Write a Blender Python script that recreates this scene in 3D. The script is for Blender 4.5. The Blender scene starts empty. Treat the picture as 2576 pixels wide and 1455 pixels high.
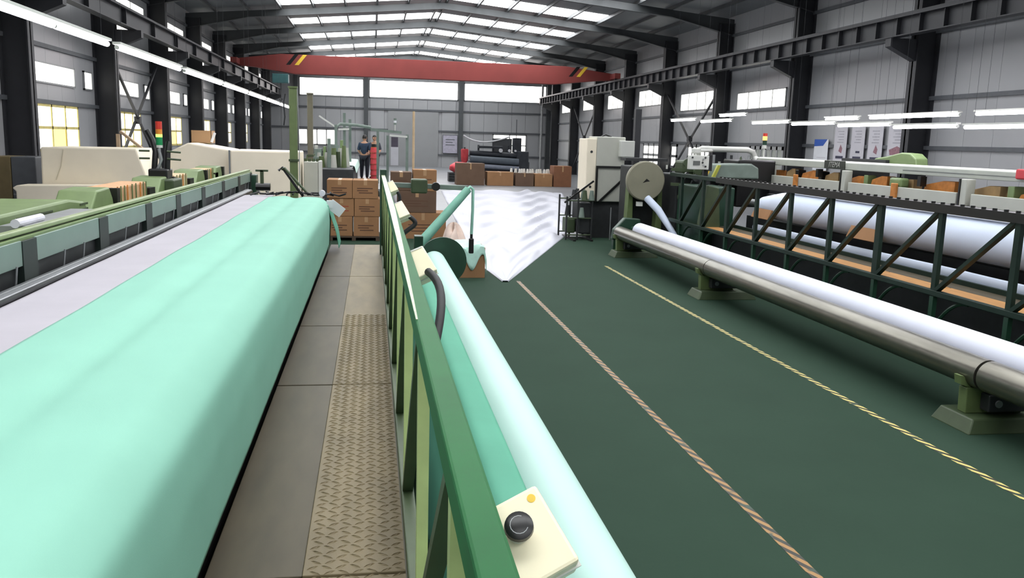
import bpy, math, random
from mathutils import Vector, Matrix
random.seed(7)
S = bpy.context.scene
COL = S.collection

# ------------------------------------------------------------------ camera
cam = bpy.data.cameras.new('camera')
cam.sensor_width = 36.0
cam.lens = 30.276
cam.clip_end = 300
co = bpy.data.objects.new('camera', cam)
COL.objects.link(co)
R3 = Matrix(((0.987018, -0.001331, -0.160601), (-0.157973, 0.172319, -0.972291), (0.028969, 0.98504, 0.169872)))
co.matrix_world = Matrix.Translation((0, 0, 2.2)) @ R3.to_4x4()
S.camera = co
# ------------------------------------------------------------------ world, exposure
W = bpy.data.worlds.new('sky')
S.world = W
W.use_nodes = True
W.node_tree.nodes['Background'].inputs[0].default_value = (0.85, 0.92, 1.0, 1)
W.node_tree.nodes['Background'].inputs[1].default_value = 1.0
S.view_settings.view_transform = 'Standard'
S.view_settings.look = 'None'
S.view_settings.exposure = 0.4
S.view_settings.gamma = 1.0
S.view_settings.use_curve_mapping = False
S.cycles.max_bounces = 6
S.cycles.diffuse_bounces = 3
S.cycles.glossy_bounces = 3
S.cycles.use_adaptive_sampling = True
S.cycles.adaptive_threshold = 0.06
S.cycles.caustics_reflective = False
S.cycles.caustics_refractive = False
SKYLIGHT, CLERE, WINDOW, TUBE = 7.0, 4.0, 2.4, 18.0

# ------------------------------------------------------------------ materials
def lin(h):
    h = h.lstrip('#')
    o = []
    for i in (0, 2, 4):
        c = int(h[i:i + 2], 16) / 255
        o.append(c / 12.92 if c <= 0.04045 else ((c + 0.055) / 1.055) ** 2.4)
    return tuple(o) + (1.0,)

MATS = {}
def mat(name, hexc, rough=0.5, metal=0.0, var=0.12, scale=6.0, bump=0.0, bscale=60.0, spec=0.5, stretch=None, coat=0.0, trans=0.0):
    if name in MATS:
        return MATS[name]
    m = bpy.data.materials.new(name)
    m.use_nodes = True
    nt = m.node_tree
    b = nt.nodes['Principled BSDF']
    c = lin(hexc)
    tc = nt.nodes.new('ShaderNodeTexCoord')
    src = tc.outputs['Object']
    if stretch:
        mp = nt.nodes.new('ShaderNodeMapping')
        mp.inputs['Scale'].default_value = stretch
        nt.links.new(src, mp.inputs[0])
        src = mp.outputs[0]
    n = nt.nodes.new('ShaderNodeTexNoise')
    n.inputs['Scale'].default_value = scale
    n.inputs['Detail'].default_value = 4
    nt.links.new(src, n.inputs['Vector'])
    r = nt.nodes.new('ShaderNodeValToRGB')
    r.color_ramp.elements[0].position = 0.3
    r.color_ramp.elements[1].position = 0.7
    r.color_ramp.elements[0].color = tuple(max(0, x * (1 - var)) for x in c[:3]) + (1,)
    r.color_ramp.elements[1].color = tuple(min(1, x * (1 + var)) for x in c[:3]) + (1,)
    nt.links.new(n.outputs['Fac'], r.inputs[0])
    nt.links.new(r.outputs[0], b.inputs['Base Color'])
    b.inputs['Roughness'].default_value = rough
    b.inputs['Metallic'].default_value = metal
    b.inputs['Specular IOR Level'].default_value = spec
    if coat:
        b.inputs['Coat Weight'].default_value = coat
    if trans:
        b.inputs['Transmission Weight'].default_value = trans
    if bump:
        n2 = nt.nodes.new('ShaderNodeTexNoise')
        n2.inputs['Scale'].default_value = bscale
        nt.links.new(src, n2.inputs['Vector'])
        bp = nt.nodes.new('ShaderNodeBump')
        bp.inputs['Strength'].default_value = bump
        bp.inputs['Distance'].default_value = 0.02
        nt.links.new(n2.outputs['Fac'], bp.inputs['Height'])
        nt.links.new(bp.outputs[0], b.inputs['Normal'])
    MATS[name] = m
    return m

def emit(name, hexc, strength):
    if name in MATS:
        return MATS[name]
    m = bpy.data.materials.new(name)
    m.use_nodes = True
    nt = m.node_tree
    nt.nodes.clear()
    e = nt.nodes.new('ShaderNodeEmission')
    e.inputs[0].default_value = lin(hexc)
    e.inputs[1].default_value = strength
    o = nt.nodes.new('ShaderNodeOutputMaterial')
    nt.links.new(e.outputs[0], o.inputs[0])
    MATS[name] = m
    return m

def striped(name, ca, cb, freq, slant):
    m = bpy.data.materials.new(name)
    m.use_nodes = True
    nt = m.node_tree
    b = nt.nodes['Principled BSDF']
    tc = nt.nodes.new('ShaderNodeTexCoord')
    sp = nt.nodes.new('ShaderNodeSeparateXYZ')
    nt.links.new(tc.outputs['Object'], sp.inputs[0])
    a = nt.nodes.new('ShaderNodeMath'); a.operation = 'MULTIPLY_ADD'
    a.inputs[1].default_value = slant
    nt.links.new(sp.outputs[0], a.inputs[0]); nt.links.new(sp.outputs[1], a.inputs[2])
    f = nt.nodes.new('ShaderNodeMath'); f.operation = 'MULTIPLY'; f.inputs[1].default_value = freq
    nt.links.new(a.outputs[0], f.inputs[0])
    fr = nt.nodes.new('ShaderNodeMath'); fr.operation = 'FRACT'
    nt.links.new(f.outputs[0], fr.inputs[0])
    g = nt.nodes.new('ShaderNodeMath'); g.operation = 'GREATER_THAN'; g.inputs[1].default_value = 0.5
    nt.links.new(fr.outputs[0], g.inputs[0])
    mx = nt.nodes.new('ShaderNodeMixRGB')
    mx.inputs[1].default_value = lin(ca); mx.inputs[2].default_value = lin(cb)
    nt.links.new(g.outputs[0], mx.inputs[0])
    # worn away patches where the floor paint shows through
    wn = nt.nodes.new('ShaderNodeTexNoise'); wn.inputs['Scale'].default_value = 9
    nt.links.new(tc.outputs['Object'], wn.inputs['Vector'])
    wr = nt.nodes.new('ShaderNodeValToRGB')
    wr.color_ramp.elements[0].position = 0.56; wr.color_ramp.elements[1].position = 0.66
    nt.links.new(wn.outputs['Fac'], wr.inputs[0])
    m2 = nt.nodes.new('ShaderNodeMixRGB')
    m2.inputs[2].default_value = lin('#2c3f33')
    nt.links.new(mx.outputs[0], m2.inputs[1]); nt.links.new(wr.outputs[0], m2.inputs[0])
    nt.links.new(m2.outputs[0], b.inputs['Base Color'])
    b.inputs['Roughness'].default_value = 0.5
    return m

M_GREENFLOOR = mat('green_floor_paint', '#2c3f33', 0.85, var=0.05, scale=1.2, bump=0.03, bscale=30, spec=0.1)
M_CONC = mat('concrete', '#76797d', 0.35, var=0.1, scale=0.7, bump=0.05, bscale=20)
M_WALL = mat('wall_sheet', '#a2a3a5', 0.30, var=0.05, scale=0.5, bump=0.03, bscale=2.5, spec=0.6)
M_ROOF = mat('roof_sheet', '#6c7072', 0.45, var=0.08, scale=0.8)
M_STEEL = mat('dark_frame_steel', '#2c2d31', 0.5, var=0.1, scale=3)
M_RAFT = mat('rafter_steel', '#45484a', 0.5, var=0.1, scale=3)
M_GIRT = mat('girt_steel', '#55585c', 0.5, var=0.1)
M_MINT = mat('mint_cloth', '#88bda9', 0.75, var=0.03, scale=2.0, bump=0.04, bscale=250, spec=0.2)
M_MINTROLL = mat('mint_roll_cloth', '#b3d3ca', 0.6, var=0.03, scale=3.0, stretch=(1, 0.15, 1), spec=0.3)
M_MINTSHEET = mat('mint_sheet_cloth', '#5a9c84', 0.75, var=0.05, scale=2.0, spec=0.2)
M_LAV = mat('lavender_grey_cloth', '#aba8ae', 0.8, var=0.04, scale=2.5, bump=0.03, bscale=200, spec=0.2)
M_GREEN = mat('bright_green_paint', '#135c2c', 0.6, var=0.1, scale=5, spec=0.25)
M_LIME = mat('pale_lime_paint', '#a9b97c', 0.45, var=0.1, scale=8)
M_OLIVE = mat('olive_green_paint', '#5f6f45', 0.5, var=0.12, scale=6)
M_LOOMG = mat('loom_green_paint', '#74885a', 0.45, var=0.1, scale=6)
M_DKGREEN = mat('dark_green_paint', '#1c3b2b', 0.4, var=0.15, scale=6)
M_TRUSS = mat('dark_teal_paint', '#14281f', 0.5, var=0.15, scale=6, spec=0.3)
M_DKOLIVE = mat('dark_olive_paint', '#3c4a30', 0.5, var=0.15, scale=6)
M_TREAD = mat('worn_tread_steel', '#73664c', 0.55, var=0.16, scale=3, stretch=(3, 0.7, 1), bump=0.05, bscale=40, spec=0.35)
M_TREADD = mat('dark_tread_steel', '#4a4231', 0.55, var=0.18, scale=3, stretch=(3, 0.7, 1), spec=0.35)
M_BLACK = mat('black_plastic', '#141414', 0.35, var=0.1)
M_RUBBER = mat('black_rubber', '#1b1b1d', 0.55, var=0.15)
M_DARK = mat('machine_dark_grey', '#26282a', 0.55, var=0.2, scale=8)  # even dark grey of the machine parts themselves
M_CREAM = mat('cream_enamel', '#ece4c4', 0.4, var=0.03, scale=4)
M_YELLOW = mat('yellow_dot_paint', '#e0bb3a', 0.5, var=0.05)
M_CREAMB = mat('cream_board', '#f0e6d0', 0.75, var=0.05, scale=1.5, spec=0.2)
M_STEELROLL = mat('brushed_roller_steel', '#79766d', 0.3, metal=0.85, var=0.15, scale=4, stretch=(6, 0.6, 6))
M_WHITECLOTH = mat('blue_white_cloth', '#c9d3e6', 0.6, var=0.03, scale=3, stretch=(1, 0.3, 1), spec=0.3)
M_WHITEROLL = mat('white_cloth_roll', '#d3d6e4', 0.65, var=0.03, scale=3, spec=0.25)
M_WOOD = mat('orange_pine_wood', '#b5834a', 0.6, var=0.18, scale=5, stretch=(6, 0.6, 1))
M_ORANGE = mat('orange_wood_block', '#c07a36', 0.6, var=0.25, scale=9)
M_CARD = mat('brown_cardboard', '#9a7453', 0.8, var=0.08, scale=3, spec=0.2)
M_CARDD = mat('dark_cardboard', '#6a5546', 0.8, var=0.08, scale=3, spec=0.2)
M_TAPE = mat('parcel_tape', '#b08d68', 0.35, var=0.06, scale=3)
M_INK = mat('brown_print_ink', '#5d3f2c', 0.7, var=0.05)
M_INKR = mat('red_print_ink', '#9a4a34', 0.7, var=0.05)
M_WHITE = mat('white_enamel', '#c9cac4', 0.4, var=0.04, scale=3)
M_WHITEG = mat('cabinet_grey_white', '#b4b5ab', 0.45, var=0.04, scale=3)
M_FILM_GLARE = mat('white_film_and_glare', '#b4b5bf', 0.45, var=0.02, scale=3, spec=0.5)
M_RED = mat('crane_red_paint', '#7f3531', 0.7, var=0.08, scale=1)
M_REDCLOTH = mat('red_cloth', '#c8434a', 0.7, var=0.15, scale=6)
M_PLATE = mat('grey_mint_plate', '#74897f', 0.4, var=0.05, scale=4)
M_YARN = mat('cream_yarn', '#cbb795', 0.85, var=0.22, scale=30, stretch=(1, 6, 0.6), spec=0.1)
M_YARNP = mat('peach_yarn', '#cda582', 0.85, var=0.25, scale=30, stretch=(1, 6, 0.6), spec=0.1)
M_STEELB = mat('grey_steel', '#8d8f91', 0.35, metal=0.5, var=0.1)
M_DISC = mat('grey_disc_paint', '#84816f', 0.45, var=0.08, scale=3)
M_BROWNCAB = mat('brown_cupboard', '#6e6040', 0.6, var=0.1)
M_SKIN = mat('skin', '#b98e74', 0.6, var=0.05)
M_HAIR = mat('black_hair', '#17130f', 0.5, var=0.2, scale=30)
M_NAVY = mat('navy_cotton', '#23344a', 0.8, var=0.15, scale=8)
M_DKTROU = mat('dark_trouser_cotton', '#191f2a', 0.8, var=0.15, scale=8)
M_BLUEH = mat('blue_print', '#2a55a8', 0.5, var=0.05)
M_PAPER = mat('poster_paper', '#c4c2c8', 0.5, var=0.05, scale=3)
M_PAPERW = mat('white_poster_paper', '#d8dade', 0.5, var=0.03)
M_NAVYINK = mat('navy_print', '#2c2c46', 0.5, var=0.1)
M_REDINK = mat('crimson_print', '#8f6670', 0.5, var=0.3, scale=25)
M_SIGN = mat('dark_sign_plate', '#2f332c', 0.5, var=0.05)
M_GALV = mat('galvanised_grey', '#9b9d9e', 0.4, metal=0.4, var=0.1)
M_FARGREEN = mat('grey_green_machine', '#6f7d74', 0.5, var=0.12, scale=5)
M_DOOR = mat('sliding_door_sheet', '#8f9091', 0.45, var=0.04, scale=1)
M_SKY = emit('skylight_sheet', '#fbfdff', SKYLIGHT)
M_CLERE = emit('clerestory_glass', '#fff8f6', CLERE)
M_WIN = emit('daylit_glass_and_reflections', '#fffdf4', WINDOW)
M_WINY = emit('yellow_curtain_daylight', '#ffe890', 1.5)
M_TUBE = emit('fluorescent_tube', '#f8f4ff', TUBE)
M_LRED = mat('red_lens', '#c8382c', 0.3); M_LAMB = mat('amber_lens', '#e08c30', 0.3); M_LGRN = mat('green_lens', '#128a50', 0.3)
M_LLIME = emit('lit_lime_lens', '#b8f070', 1.5)
M_LAMBON = emit('lit_amber_lens', '#ffb060', 2.2)

# ------------------------------------------------------------------ mesh helpers
class MB:
    def __init__(s):
        s.v = []; s.f = []
    def add(s, vs, fs):
        o = len(s.v)
        s.v += [tuple(p) for p in vs]
        s.f += [tuple(i + o for i in f) for f in fs]
        return s
    def box(s, x0, x1, y0, y1, z0, z1):
        return s.add([(x0, y0, z0), (x1, y0, z0), (x1, y1, z0), (x0, y1, z0), (x0, y0, z1), (x1, y0, z1), (x1, y1, z1), (x0, y1, z1)],
                     [(0, 3, 2, 1), (4, 5, 6, 7), (0, 1, 5, 4), (1, 2, 6, 5), (2, 3, 7, 6), (3, 0, 4, 7)])
    def bar(s, p, q, w, h, up=(0, 0, 1)):
        p = Vector(p); q = Vector(q); d = (q - p).normalized(); u = Vector(up)
        if abs(d.dot(u)) > 0.98:
            u = Vector((0, 1, 0))
        a = d.cross(u).normalized() * (w / 2); b = a.cross(d).normalized() * (h / 2)
        vs = [p - a - b, p + a - b, p + a + b, p - a + b, q - a - b, q + a - b, q + a + b, q - a + b]
        return s.add(vs, [(3, 2, 1, 0), (4, 5, 6, 7), (0, 1, 5, 4), (1, 2, 6, 5), (2, 3, 7, 6), (3, 0, 4, 7)])
    def tube(s, pts, r, n=10, rs=None, caps=True):
        pts = [Vector(p) for p in pts]
        t0 = (pts[1] - pts[0]).normalized()
        u = Vector((0, 0, 1)) if abs(t0.z) < 0.9 else Vector((1, 0, 0))
        a = t0.cross(u).normalized()
        base = len(s.v)
        for i, p in enumerate(pts):
            t = (pts[min(i + 1, len(pts) - 1)] - pts[max(i - 1, 0)]).normalized()
            a = (a - t * a.dot(t)).normalized(); b = t.cross(a)
            rr = rs[i] if rs else r
            for k in range(n):
                c = 2 * math.pi * k / n
                s.v.append(tuple(p + (a * math.cos(c) + b * math.sin(c)) * rr))
        for i in range(len(pts) - 1):
            for k in range(n):
                j = base + i * n + k; l = base + i * n + (k + 1) % n
                s.f.append((j, l, l + n, j + n))
        if caps:
            s.f.append(tuple(base + k for k in reversed(range(n))))
            e = base + (len(pts) - 1) * n
            s.f.append(tuple(e + k for k in range(n)))
        return s
    def cyl(s, p, q, r, n=16, r2=None):
        return s.tube([p, q], r, n, rs=[r, r2 if r2 is not None else r])
    def prism(s, poly, axis, a, b):
        # poly: 2-D outline in the two other axes (x: (y,z), y: (x,z), z: (x,y))
        n = len(poly)
        def P(u, v, t):
            return {'x': (t, u, v), 'y': (u, t, v), 'z': (u, v, t)}[axis]
        vs = [P(u, v, a) for u, v in poly] + [P(u, v, b) for u, v in poly]
        fs = [tuple(range(n)), tuple(reversed(range(n, 2 * n)))]
        fs += [((i + 1) % n, i, i + n, (i + 1) % n + n) for i in range(n)]
        return s.add(vs, fs)
    def grid(s, fn, nu, nv):
        o = len(s.v)
        for i in range(nu + 1):
            for j in range(nv + 1):
                s.v.append(tuple(fn(i / nu, j / nv)))
        for i in range(nu):
            for j in range(nv):
                a = o + i * (nv + 1) + j
                s.f.append((a, a + nv + 1, a + nv + 2, a + 1))
        return s
    def build(s, name, m, parent=None, smooth=False, bev=0.0, seg=2, kind=None, solid=0.0, loc=None):
        me = bpy.data.meshes.new(name)
        me.from_pydata(s.v, [], s.f)
        me.validate()
        me.update()
        import bmesh
        bm = bmesh.new(); bm.from_mesh(me)
        bmesh.ops.recalc_face_normals(bm, faces=bm.faces)
        bm.to_mesh(me); bm.free()
        me.materials.append(m)
        o = bpy.data.objects.new(name, me)
        COL.objects.link(o)
        if loc:
            o.location = loc
        if parent:
            o.parent = parent
        if smooth:
            for p in me.polygons:
                p.use_smooth = True
            try:
                me.set_sharp_from_angle(angle=math.radians(40))
            except Exception:
                pass
        if solid:
            d = o.modifiers.new('thickness', 'SOLIDIFY'); d.thickness = solid; d.offset = -1
        if bev:
            d = o.modifiers.new('edges', 'BEVEL'); d.width = bev; d.segments = seg; d.limit_method = 'ANGLE'
        if kind:
            o['kind'] = kind
        return o

def box(name, m, x0, x1, y0, y1, z0, z1, parent=None, bev=0.0, kind=None):
    return MB().box(x0, x1, y0, y1, z0, z1).build(name, m, parent, bev=bev, kind=kind)

def thing(name, label, cat, group=None, loc=(0, 0, 0)):
    o = bpy.data.objects.new(name, None)
    COL.objects.link(o)
    o.location = loc
    o.empty_display_size = 0.2
    tag(o, label, cat, group)
    return o

def tag(o, label, cat, group=None):
    o['label'] = label
    o['category'] = cat
    if group:
        o['group'] = group
    return o

def structure(name, label=None):
    o = bpy.data.objects.new(name, None)
    COL.objects.link(o)
    o['kind'] = 'structure'
    if label:
        o['label'] = label
    return o

def share(src, parent=None, loc=None, rot=None, scale=None):
    c = src.copy()
    COL.objects.link(c)
    c.parent = parent if parent else src.parent
    if loc is not None:
        c.location = loc
    if rot is not None:
        c.rotation_euler = rot
    if scale is not None:
        c.scale = scale
    return c

def copy_tree(o, parent=None):
    c = o.copy()
    COL.objects.link(c)
    c.parent = parent
    for ch in [x for x in bpy.data.objects if x.parent == o]:
        copy_tree(ch, c)
    return c

# ================================================================== THE SETTING
XL, XR = -7.8, 14.0            # inner faces of the long walls
Y0, Y1 = -14.0, 67.5           # end walls
EAVE, RIDGE, RX = 7.25, 8.25, 3.1
FR = [39.63 + 6.4 * k for k in range(-8, 5)]
FR = [y for y in FR if Y0 < y < Y1]

floor = structure('floor', 'grey concrete floor of the hall with a green painted aisle')
fl = box('concrete_slab', M_CONC, XL - 0.3, XR + 0.3, Y0 - 0.3, Y1 + 0.3, -0.3, 0.0, floor)
box('green_paint', M_GREENFLOOR, -0.9, 9.5, -6.0, 19.8, 0.0, 0.004, floor)

# long walls: vertical sheets one metre wide, each its own piece, on girts
def long_wall(name, x, sgn, lab):
    w = structure(name, lab)
    box('backing', M_GIRT, min(x, x + sgn * 0.25) + (0.06 if sgn > 0 else 0), max(x, x + sgn * 0.25) - (0.06 if sgn < 0 else 0), Y0 - 0.2, Y1 + 0.2, -0.1, EAVE + 0.1, w)
    p = MB().box(min(x, x + sgn * 0.06), max(x, x + sgn * 0.06), 0.003, 0.997, 0.0, EAVE).build('panel', M_WALL, w, bev=0.004, seg=1, loc=(0, Y0, 0))
    n = int(Y1 - Y0)
    for i in range(1, n + 1):
        share(p, w, loc=(random.uniform(-0.006, 0.0) * -sgn * 0 , Y0 + i, 0))
    for z in (0.9, 2.8, 4.12, 5.6, 6.6) if sgn < 0 else (0.9, 2.32, 3.56, 5.2, 6.5):
        box('girt', M_GIRT, min(x, x - sgn * 0.07), max(x, x - sgn * 0.07), Y0, Y1, z - 0.05, z + 0.05, w)
    return w
wall_left = long_wall('wall_left', XL, -1, 'grey sheet-clad wall behind the cream boards')
wall_right = long_wall('wall_right', XR, 1, 'grey sheet-clad wall hung with posters')

wall_back = structure('wall_back', 'far grey gable wall with a bright glazed band')
gab = [(XL - 0.2, -0.1), (XR + 0.2, -0.1), (XR + 0.2, EAVE), (RX, RIDGE), (XL - 0.2, EAVE)]
MB().prism(gab, 'y', Y1 + 0.05, Y1 + 0.3).build('backing', M_GIRT, wall_back)
p = MB().box(0.008, 1.082, Y1, Y1 + 0.06, 0, EAVE).build('panel', M_WALL, wall_back, bev=0.006, seg=1, loc=(XL, 0, 0))
for i in range(1, 20):
    share(p, wall_back, loc=(XL + i * 1.09, 0, 0))
for z in (0.95, 2.75, 4.28):
    box('girt', M_GIRT, XL, XR, Y1 - 0.08, Y1, z - 0.06, z + 0.06, wall_back)
for x in (-5.6, -0.45, 6.75, 13.6):
    box('wall_post', M_RAFT, x - 0.16, x + 0.16, Y1 - 0.3, Y1, 0, 7.4, wall_back)

wall_front = structure('wall_front', 'grey gable wall behind the viewer')
MB().prism(gab, 'y', Y0 - 0.25, Y0).build('gable_sheet', M_WALL, wall_front)

ceiling = structure('ceiling', 'low-pitched grey sheet roof with rows of skylights')
def roofz(x):
    return RIDGE - (RIDGE - EAVE) / (RX - XL) * abs(x - RX)
for xa, xb in ((XL - 0.3, RX), (RX, XR + 0.3)):
    MB().add([(xa, Y0 - 0.3, roofz(xa)), (xb, Y0 - 0.3, roofz(xb)), (xb, Y1 + 0.3, roofz(xb)), (xa, Y1 + 0.3, roofz(xa)),
              (xa, Y0 - 0.3, roofz(xa) + 0.1), (xb, Y0 - 0.3, roofz(xb) + 0.1), (xb, Y1 + 0.3, roofz(xb) + 0.1), (xa, Y1 + 0.3, roofz(xa) + 0.1)],
             [(0, 3, 2, 1), (4, 5, 6, 7), (0, 1, 5, 4), (1, 2, 6, 5), (2, 3, 7, 6), (3, 0, 4, 7)]).build('roof_sheet', M_ROOF, ceiling)
PUR = [RX + 1.36 * (k + 0.12) for k in range(0, 8)] + [RX - 1.36 * (k + 0.12) for k in range(0, 8)]
PUR.sort()
for x in PUR:
    z = roofz(x)
    box('purlin', M_RAFT, x - 0.035, x + 0.035, Y0, Y1, z - 0.13, z, ceiling)
# skylight panes: a band ahead of every frame, one pane between each two purlins
for y in FR + [FR[-1] + 6.4]:
    if y > Y1 + 1:
        continue
    for a, b in zip(PUR[:-1], PUR[1:]):
        if a < -4.9 or b > 10.2:
            continue
        m = MB()
        ya, yb = y - 2.35, y - 0.35
        if y > 66: ya, yb = y - 4.5, y - 2.6
        x0, x1 = a + 0.06, b - 0.06
        m.add([(x0, ya, roofz(x0) - 0.012), (x1, ya, roofz(x1) - 0.012), (x1, yb, roofz(x1) - 0.012), (x0, yb, roofz(x0) - 0.012),
               (x0, ya, roofz(x0) - 0.002), (x1, ya, roofz(x1) - 0.002), (x1, yb, roofz(x1) - 0.002), (x0, yb, roofz(x0) - 0.002)],
              [(0, 3, 2, 1), (4, 5, 6, 7), (0, 1, 5, 4), (1, 2, 6, 5), (2, 3, 7, 6), (3, 0, 4, 7)])
        m.build('skylight_pane', M_SKY, ceiling)

# portal frames: I columns with corbels, tapered rafters
def icol(x, sgn, y, par):
    # sgn +1: column flange facing +x (left row); web runs across the wall
    d, wfl = 0.6, 0.32
    xa = x; xb = x + sgn * d
    lo, hi = min(xa, xb), max(xa, xb)
    m = MB()
    m.box(lo, lo + 0.035, y - wfl / 2, y + wfl / 2, 0, 6.95)
    m.box(hi - 0.035, hi, y - wfl / 2, y + wfl / 2, 0, 6.95)
    m.box(lo, hi, y - 0.03, y + 0.03, 0, 6.95)
    return m.build('shaft', M_STEEL, par)
for i, y in enumerate(FR):
    for x, sg, nm in ((XL, 1, 'l'), (XR, -1, 'r')):
        c = structure('column', 'dark steel portal column')
        icol(x, sg, y, c)
        xi = x + sg * 0.6
        poly = [(xi, 4.98), (xi + sg * 0.72, 4.98), (xi + sg * 0.72, 4.78), (xi, 4.45)]
        MB().prism(poly, 'y', y - 0.12, y + 0.12).build('corbel', M_STEEL, c)
        box('base_plate', M_STEEL, x + (0 if sg > 0 else -0.6), x + (0.6 if sg > 0 else 0), y - 0.22, y + 0.22, 0, 0.03, c)
    r = structure('rafter', 'dark steel roof rafter')
    for xa, xb in ((XL, RX), (XR, RX)):
        s_ = 1 if xb > xa else -1
        z = roofz
        e = xa + s_ * 2.6
        poly = [(xa, z(xa) - 0.13), (xa, z(xa) - 0.75), (e, z(e) - 0.40), (xb, z(xb) - 0.40), (xb, z(xb) - 0.13)]
        MB().prism(poly, 'y', y - 0.02, y + 0.02).build('web', M_RAFT, r)
        fl_ = [(xa, z(xa) - 0.76), (e, z(e) - 0.41), (xb, z(xb) - 0.41), (xb, z(xb) - 0.385), (e, z(e) - 0.385), (xa, z(xa) - 0.735)]
        MB().prism(fl_, 'y', y - 0.11, y + 0.11).build('flange', M_RAFT, r)

# crane runway girders on the corbels
def runway(x, lab):
    t = thing('crane_runway', lab, 'crane rail')
    y0, y1 = Y0 + 0.5, Y1 - 0.5
    box('top_flange', M_STEEL, x - 0.15, x + 0.15, y0, y1, 5.42, 5.45, t)
    box('bottom_flange', M_STEEL, x - 0.13, x + 0.13, y0, y1, 4.985, 5.01, t)
    box('web', M_STEEL, x - 0.012, x + 0.012, y0, y1, 5.01, 5.42, t)
    box('rail', M_STEEL, x - 0.035, x + 0.035, y0, y1, 5.45, 5.54, t)
    s_ = MB().box(x - 0.12, x + 0.12, -0.008, 0.008, 5.01, 5.42).build('stiffener', M_STEEL, t, loc=(0, 12.0, 0))
    y = 12.9
    while y < y1 - 1:
        share(s_, t, loc=(0, y, 0)); y += 0.9 if x > 0 else 3.2
    return t
runway(-6.72, 'dark steel crane runway girder along the windowed wall, below the slanting tube lamps')
runway(12.78, 'dark ribbed crane runway girder along the wall with posters')

# glazed band on the far wall and other windows
nwin = [0]
def window(x0, x1, y0, y1, z0, z1, axis, cols, rows, m, frame=M_GALV, lab=None, fw=0.04, curtain=None):
    nwin[0] += 1
    w = structure('window_%d' % nwin[0], lab or 'daylit window')
    if axis == 'x':      # pane lies in a plane of constant x
        x = x0; L = y1 - y0
        sg = 1 if x < 3 else -1
        for i in range(cols):
            for j in range(rows):
                a = y0 + L * i / cols; b = y0 + L * (i + 1) / cols
                c = z0 + (z1 - z0) * j / rows; d = z0 + (z1 - z0) * (j + 1) / rows
                mm = m
                if curtain and (i, j) in curtain: mm = M_WINY
                box('pane', mm, min(x, x + sg * .03), max(x, x + sg * .03), a + fw, b - fw, c + fw, d - fw, w)
        m_ = MB()
        for i in range(cols + 1):
            y = y0 + L * i / cols
            m_.box(min(x, x + sg * .05), max(x, x + sg * .05), y - fw, y + fw, z0 - fw, z1 + fw)
        for j in range(rows + 1):
            z = z0 + (z1 - z0) * j / rows
            m_.box(min(x, x + sg * .05), max(x, x + sg * .05), y0 - fw, y1 + fw, z - fw, z + fw)
        m_.build('window_frame', frame, w)
    else:
        y = y0; L = x1 - x0
        for i in range(cols):
            for j in range(rows):
                a = x0 + L * i / cols; b = x0 + L * (i + 1) / cols
                c = z0 + (z1 - z0) * j / rows; d = z0 + (z1 - z0) * (j + 1) / rows
                box('pane', m, a + fw, b - fw, y - .04, y - .01, c + fw, d - fw, w)
        m_ = MB()
        for i in range(cols + 1):
            x = x0 + L * i / cols
            m_.box(x - fw, x + fw, y - .06, y, z0 - fw, z1 + fw)
        for j in range(rows + 1):
            z = z0 + (z1 - z0) * j / rows
            m_.box(x0 - fw, x1 + fw, y - .06, y, z - fw, z + fw)
        m_.build('window_frame', frame, w)
    return w
for a, b in ((-5.35, -0.65), (-0.2, 6.5), (7.0, 13.4)):
    window(a, b, Y1, Y1, 5.12, 6.42, 'y', 1, 1, M_CLERE, lab='wide glazed band high on the far gable wall')
window(-5.5, -2.7, Y1, Y1, 1.5, 2.62, 'y', 4, 1, M_WIN, lab='low window row on the far gable wall')
window(9.3, 11.9, Y1, Y1, 1.0, 2.62, 'y', 2, 2, M_WIN, lab='low bright window behind the far dark loom')
# sliding door in the far wall
d = structure('door_1', 'tall grey sliding door in the far gable wall')
for i in range(2):
    box('door_leaf', M_DOOR, 1.2 + i * 1.92, 3.1 + i * 1.92, Y1 - 0.12, Y1 - 0.03, 0, 4.2, d)
box('door_track', M_GIRT, 0.9, 5.3, Y1 - 0.16, Y1, 4.2, 4.34, d)
# left wall: curtained windows low, glowing strips for wall reflections midway, clerestory strips high
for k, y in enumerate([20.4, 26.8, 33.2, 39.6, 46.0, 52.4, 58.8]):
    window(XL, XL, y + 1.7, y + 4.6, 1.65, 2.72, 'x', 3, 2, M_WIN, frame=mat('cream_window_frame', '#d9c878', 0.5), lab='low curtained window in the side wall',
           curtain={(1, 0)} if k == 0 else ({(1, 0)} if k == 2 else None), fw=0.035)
    window(XL, XL, y + 1.7, y + 4.5, 3.25, 3.72, 'x', 1, 1, M_WIN, lab='narrow glowing strip standing in for a reflection halfway up the side wall', fw=0.02)
    window(XL, XL, y + 5.3, y + 5.95, 3.25, 3.72, 'x', 1, 1, M_WIN, lab='small glowing strip standing in for a reflection beside a wall column', fw=0.02)
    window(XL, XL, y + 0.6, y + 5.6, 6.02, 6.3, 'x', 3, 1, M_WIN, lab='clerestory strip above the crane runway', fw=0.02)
    window(XL, XL, y + 0.8, y + 3.6, 5.14, 5.38, 'x', 2, 1, M_WIN, lab='short clerestory strip behind the crane runway', fw=0.02)
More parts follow.
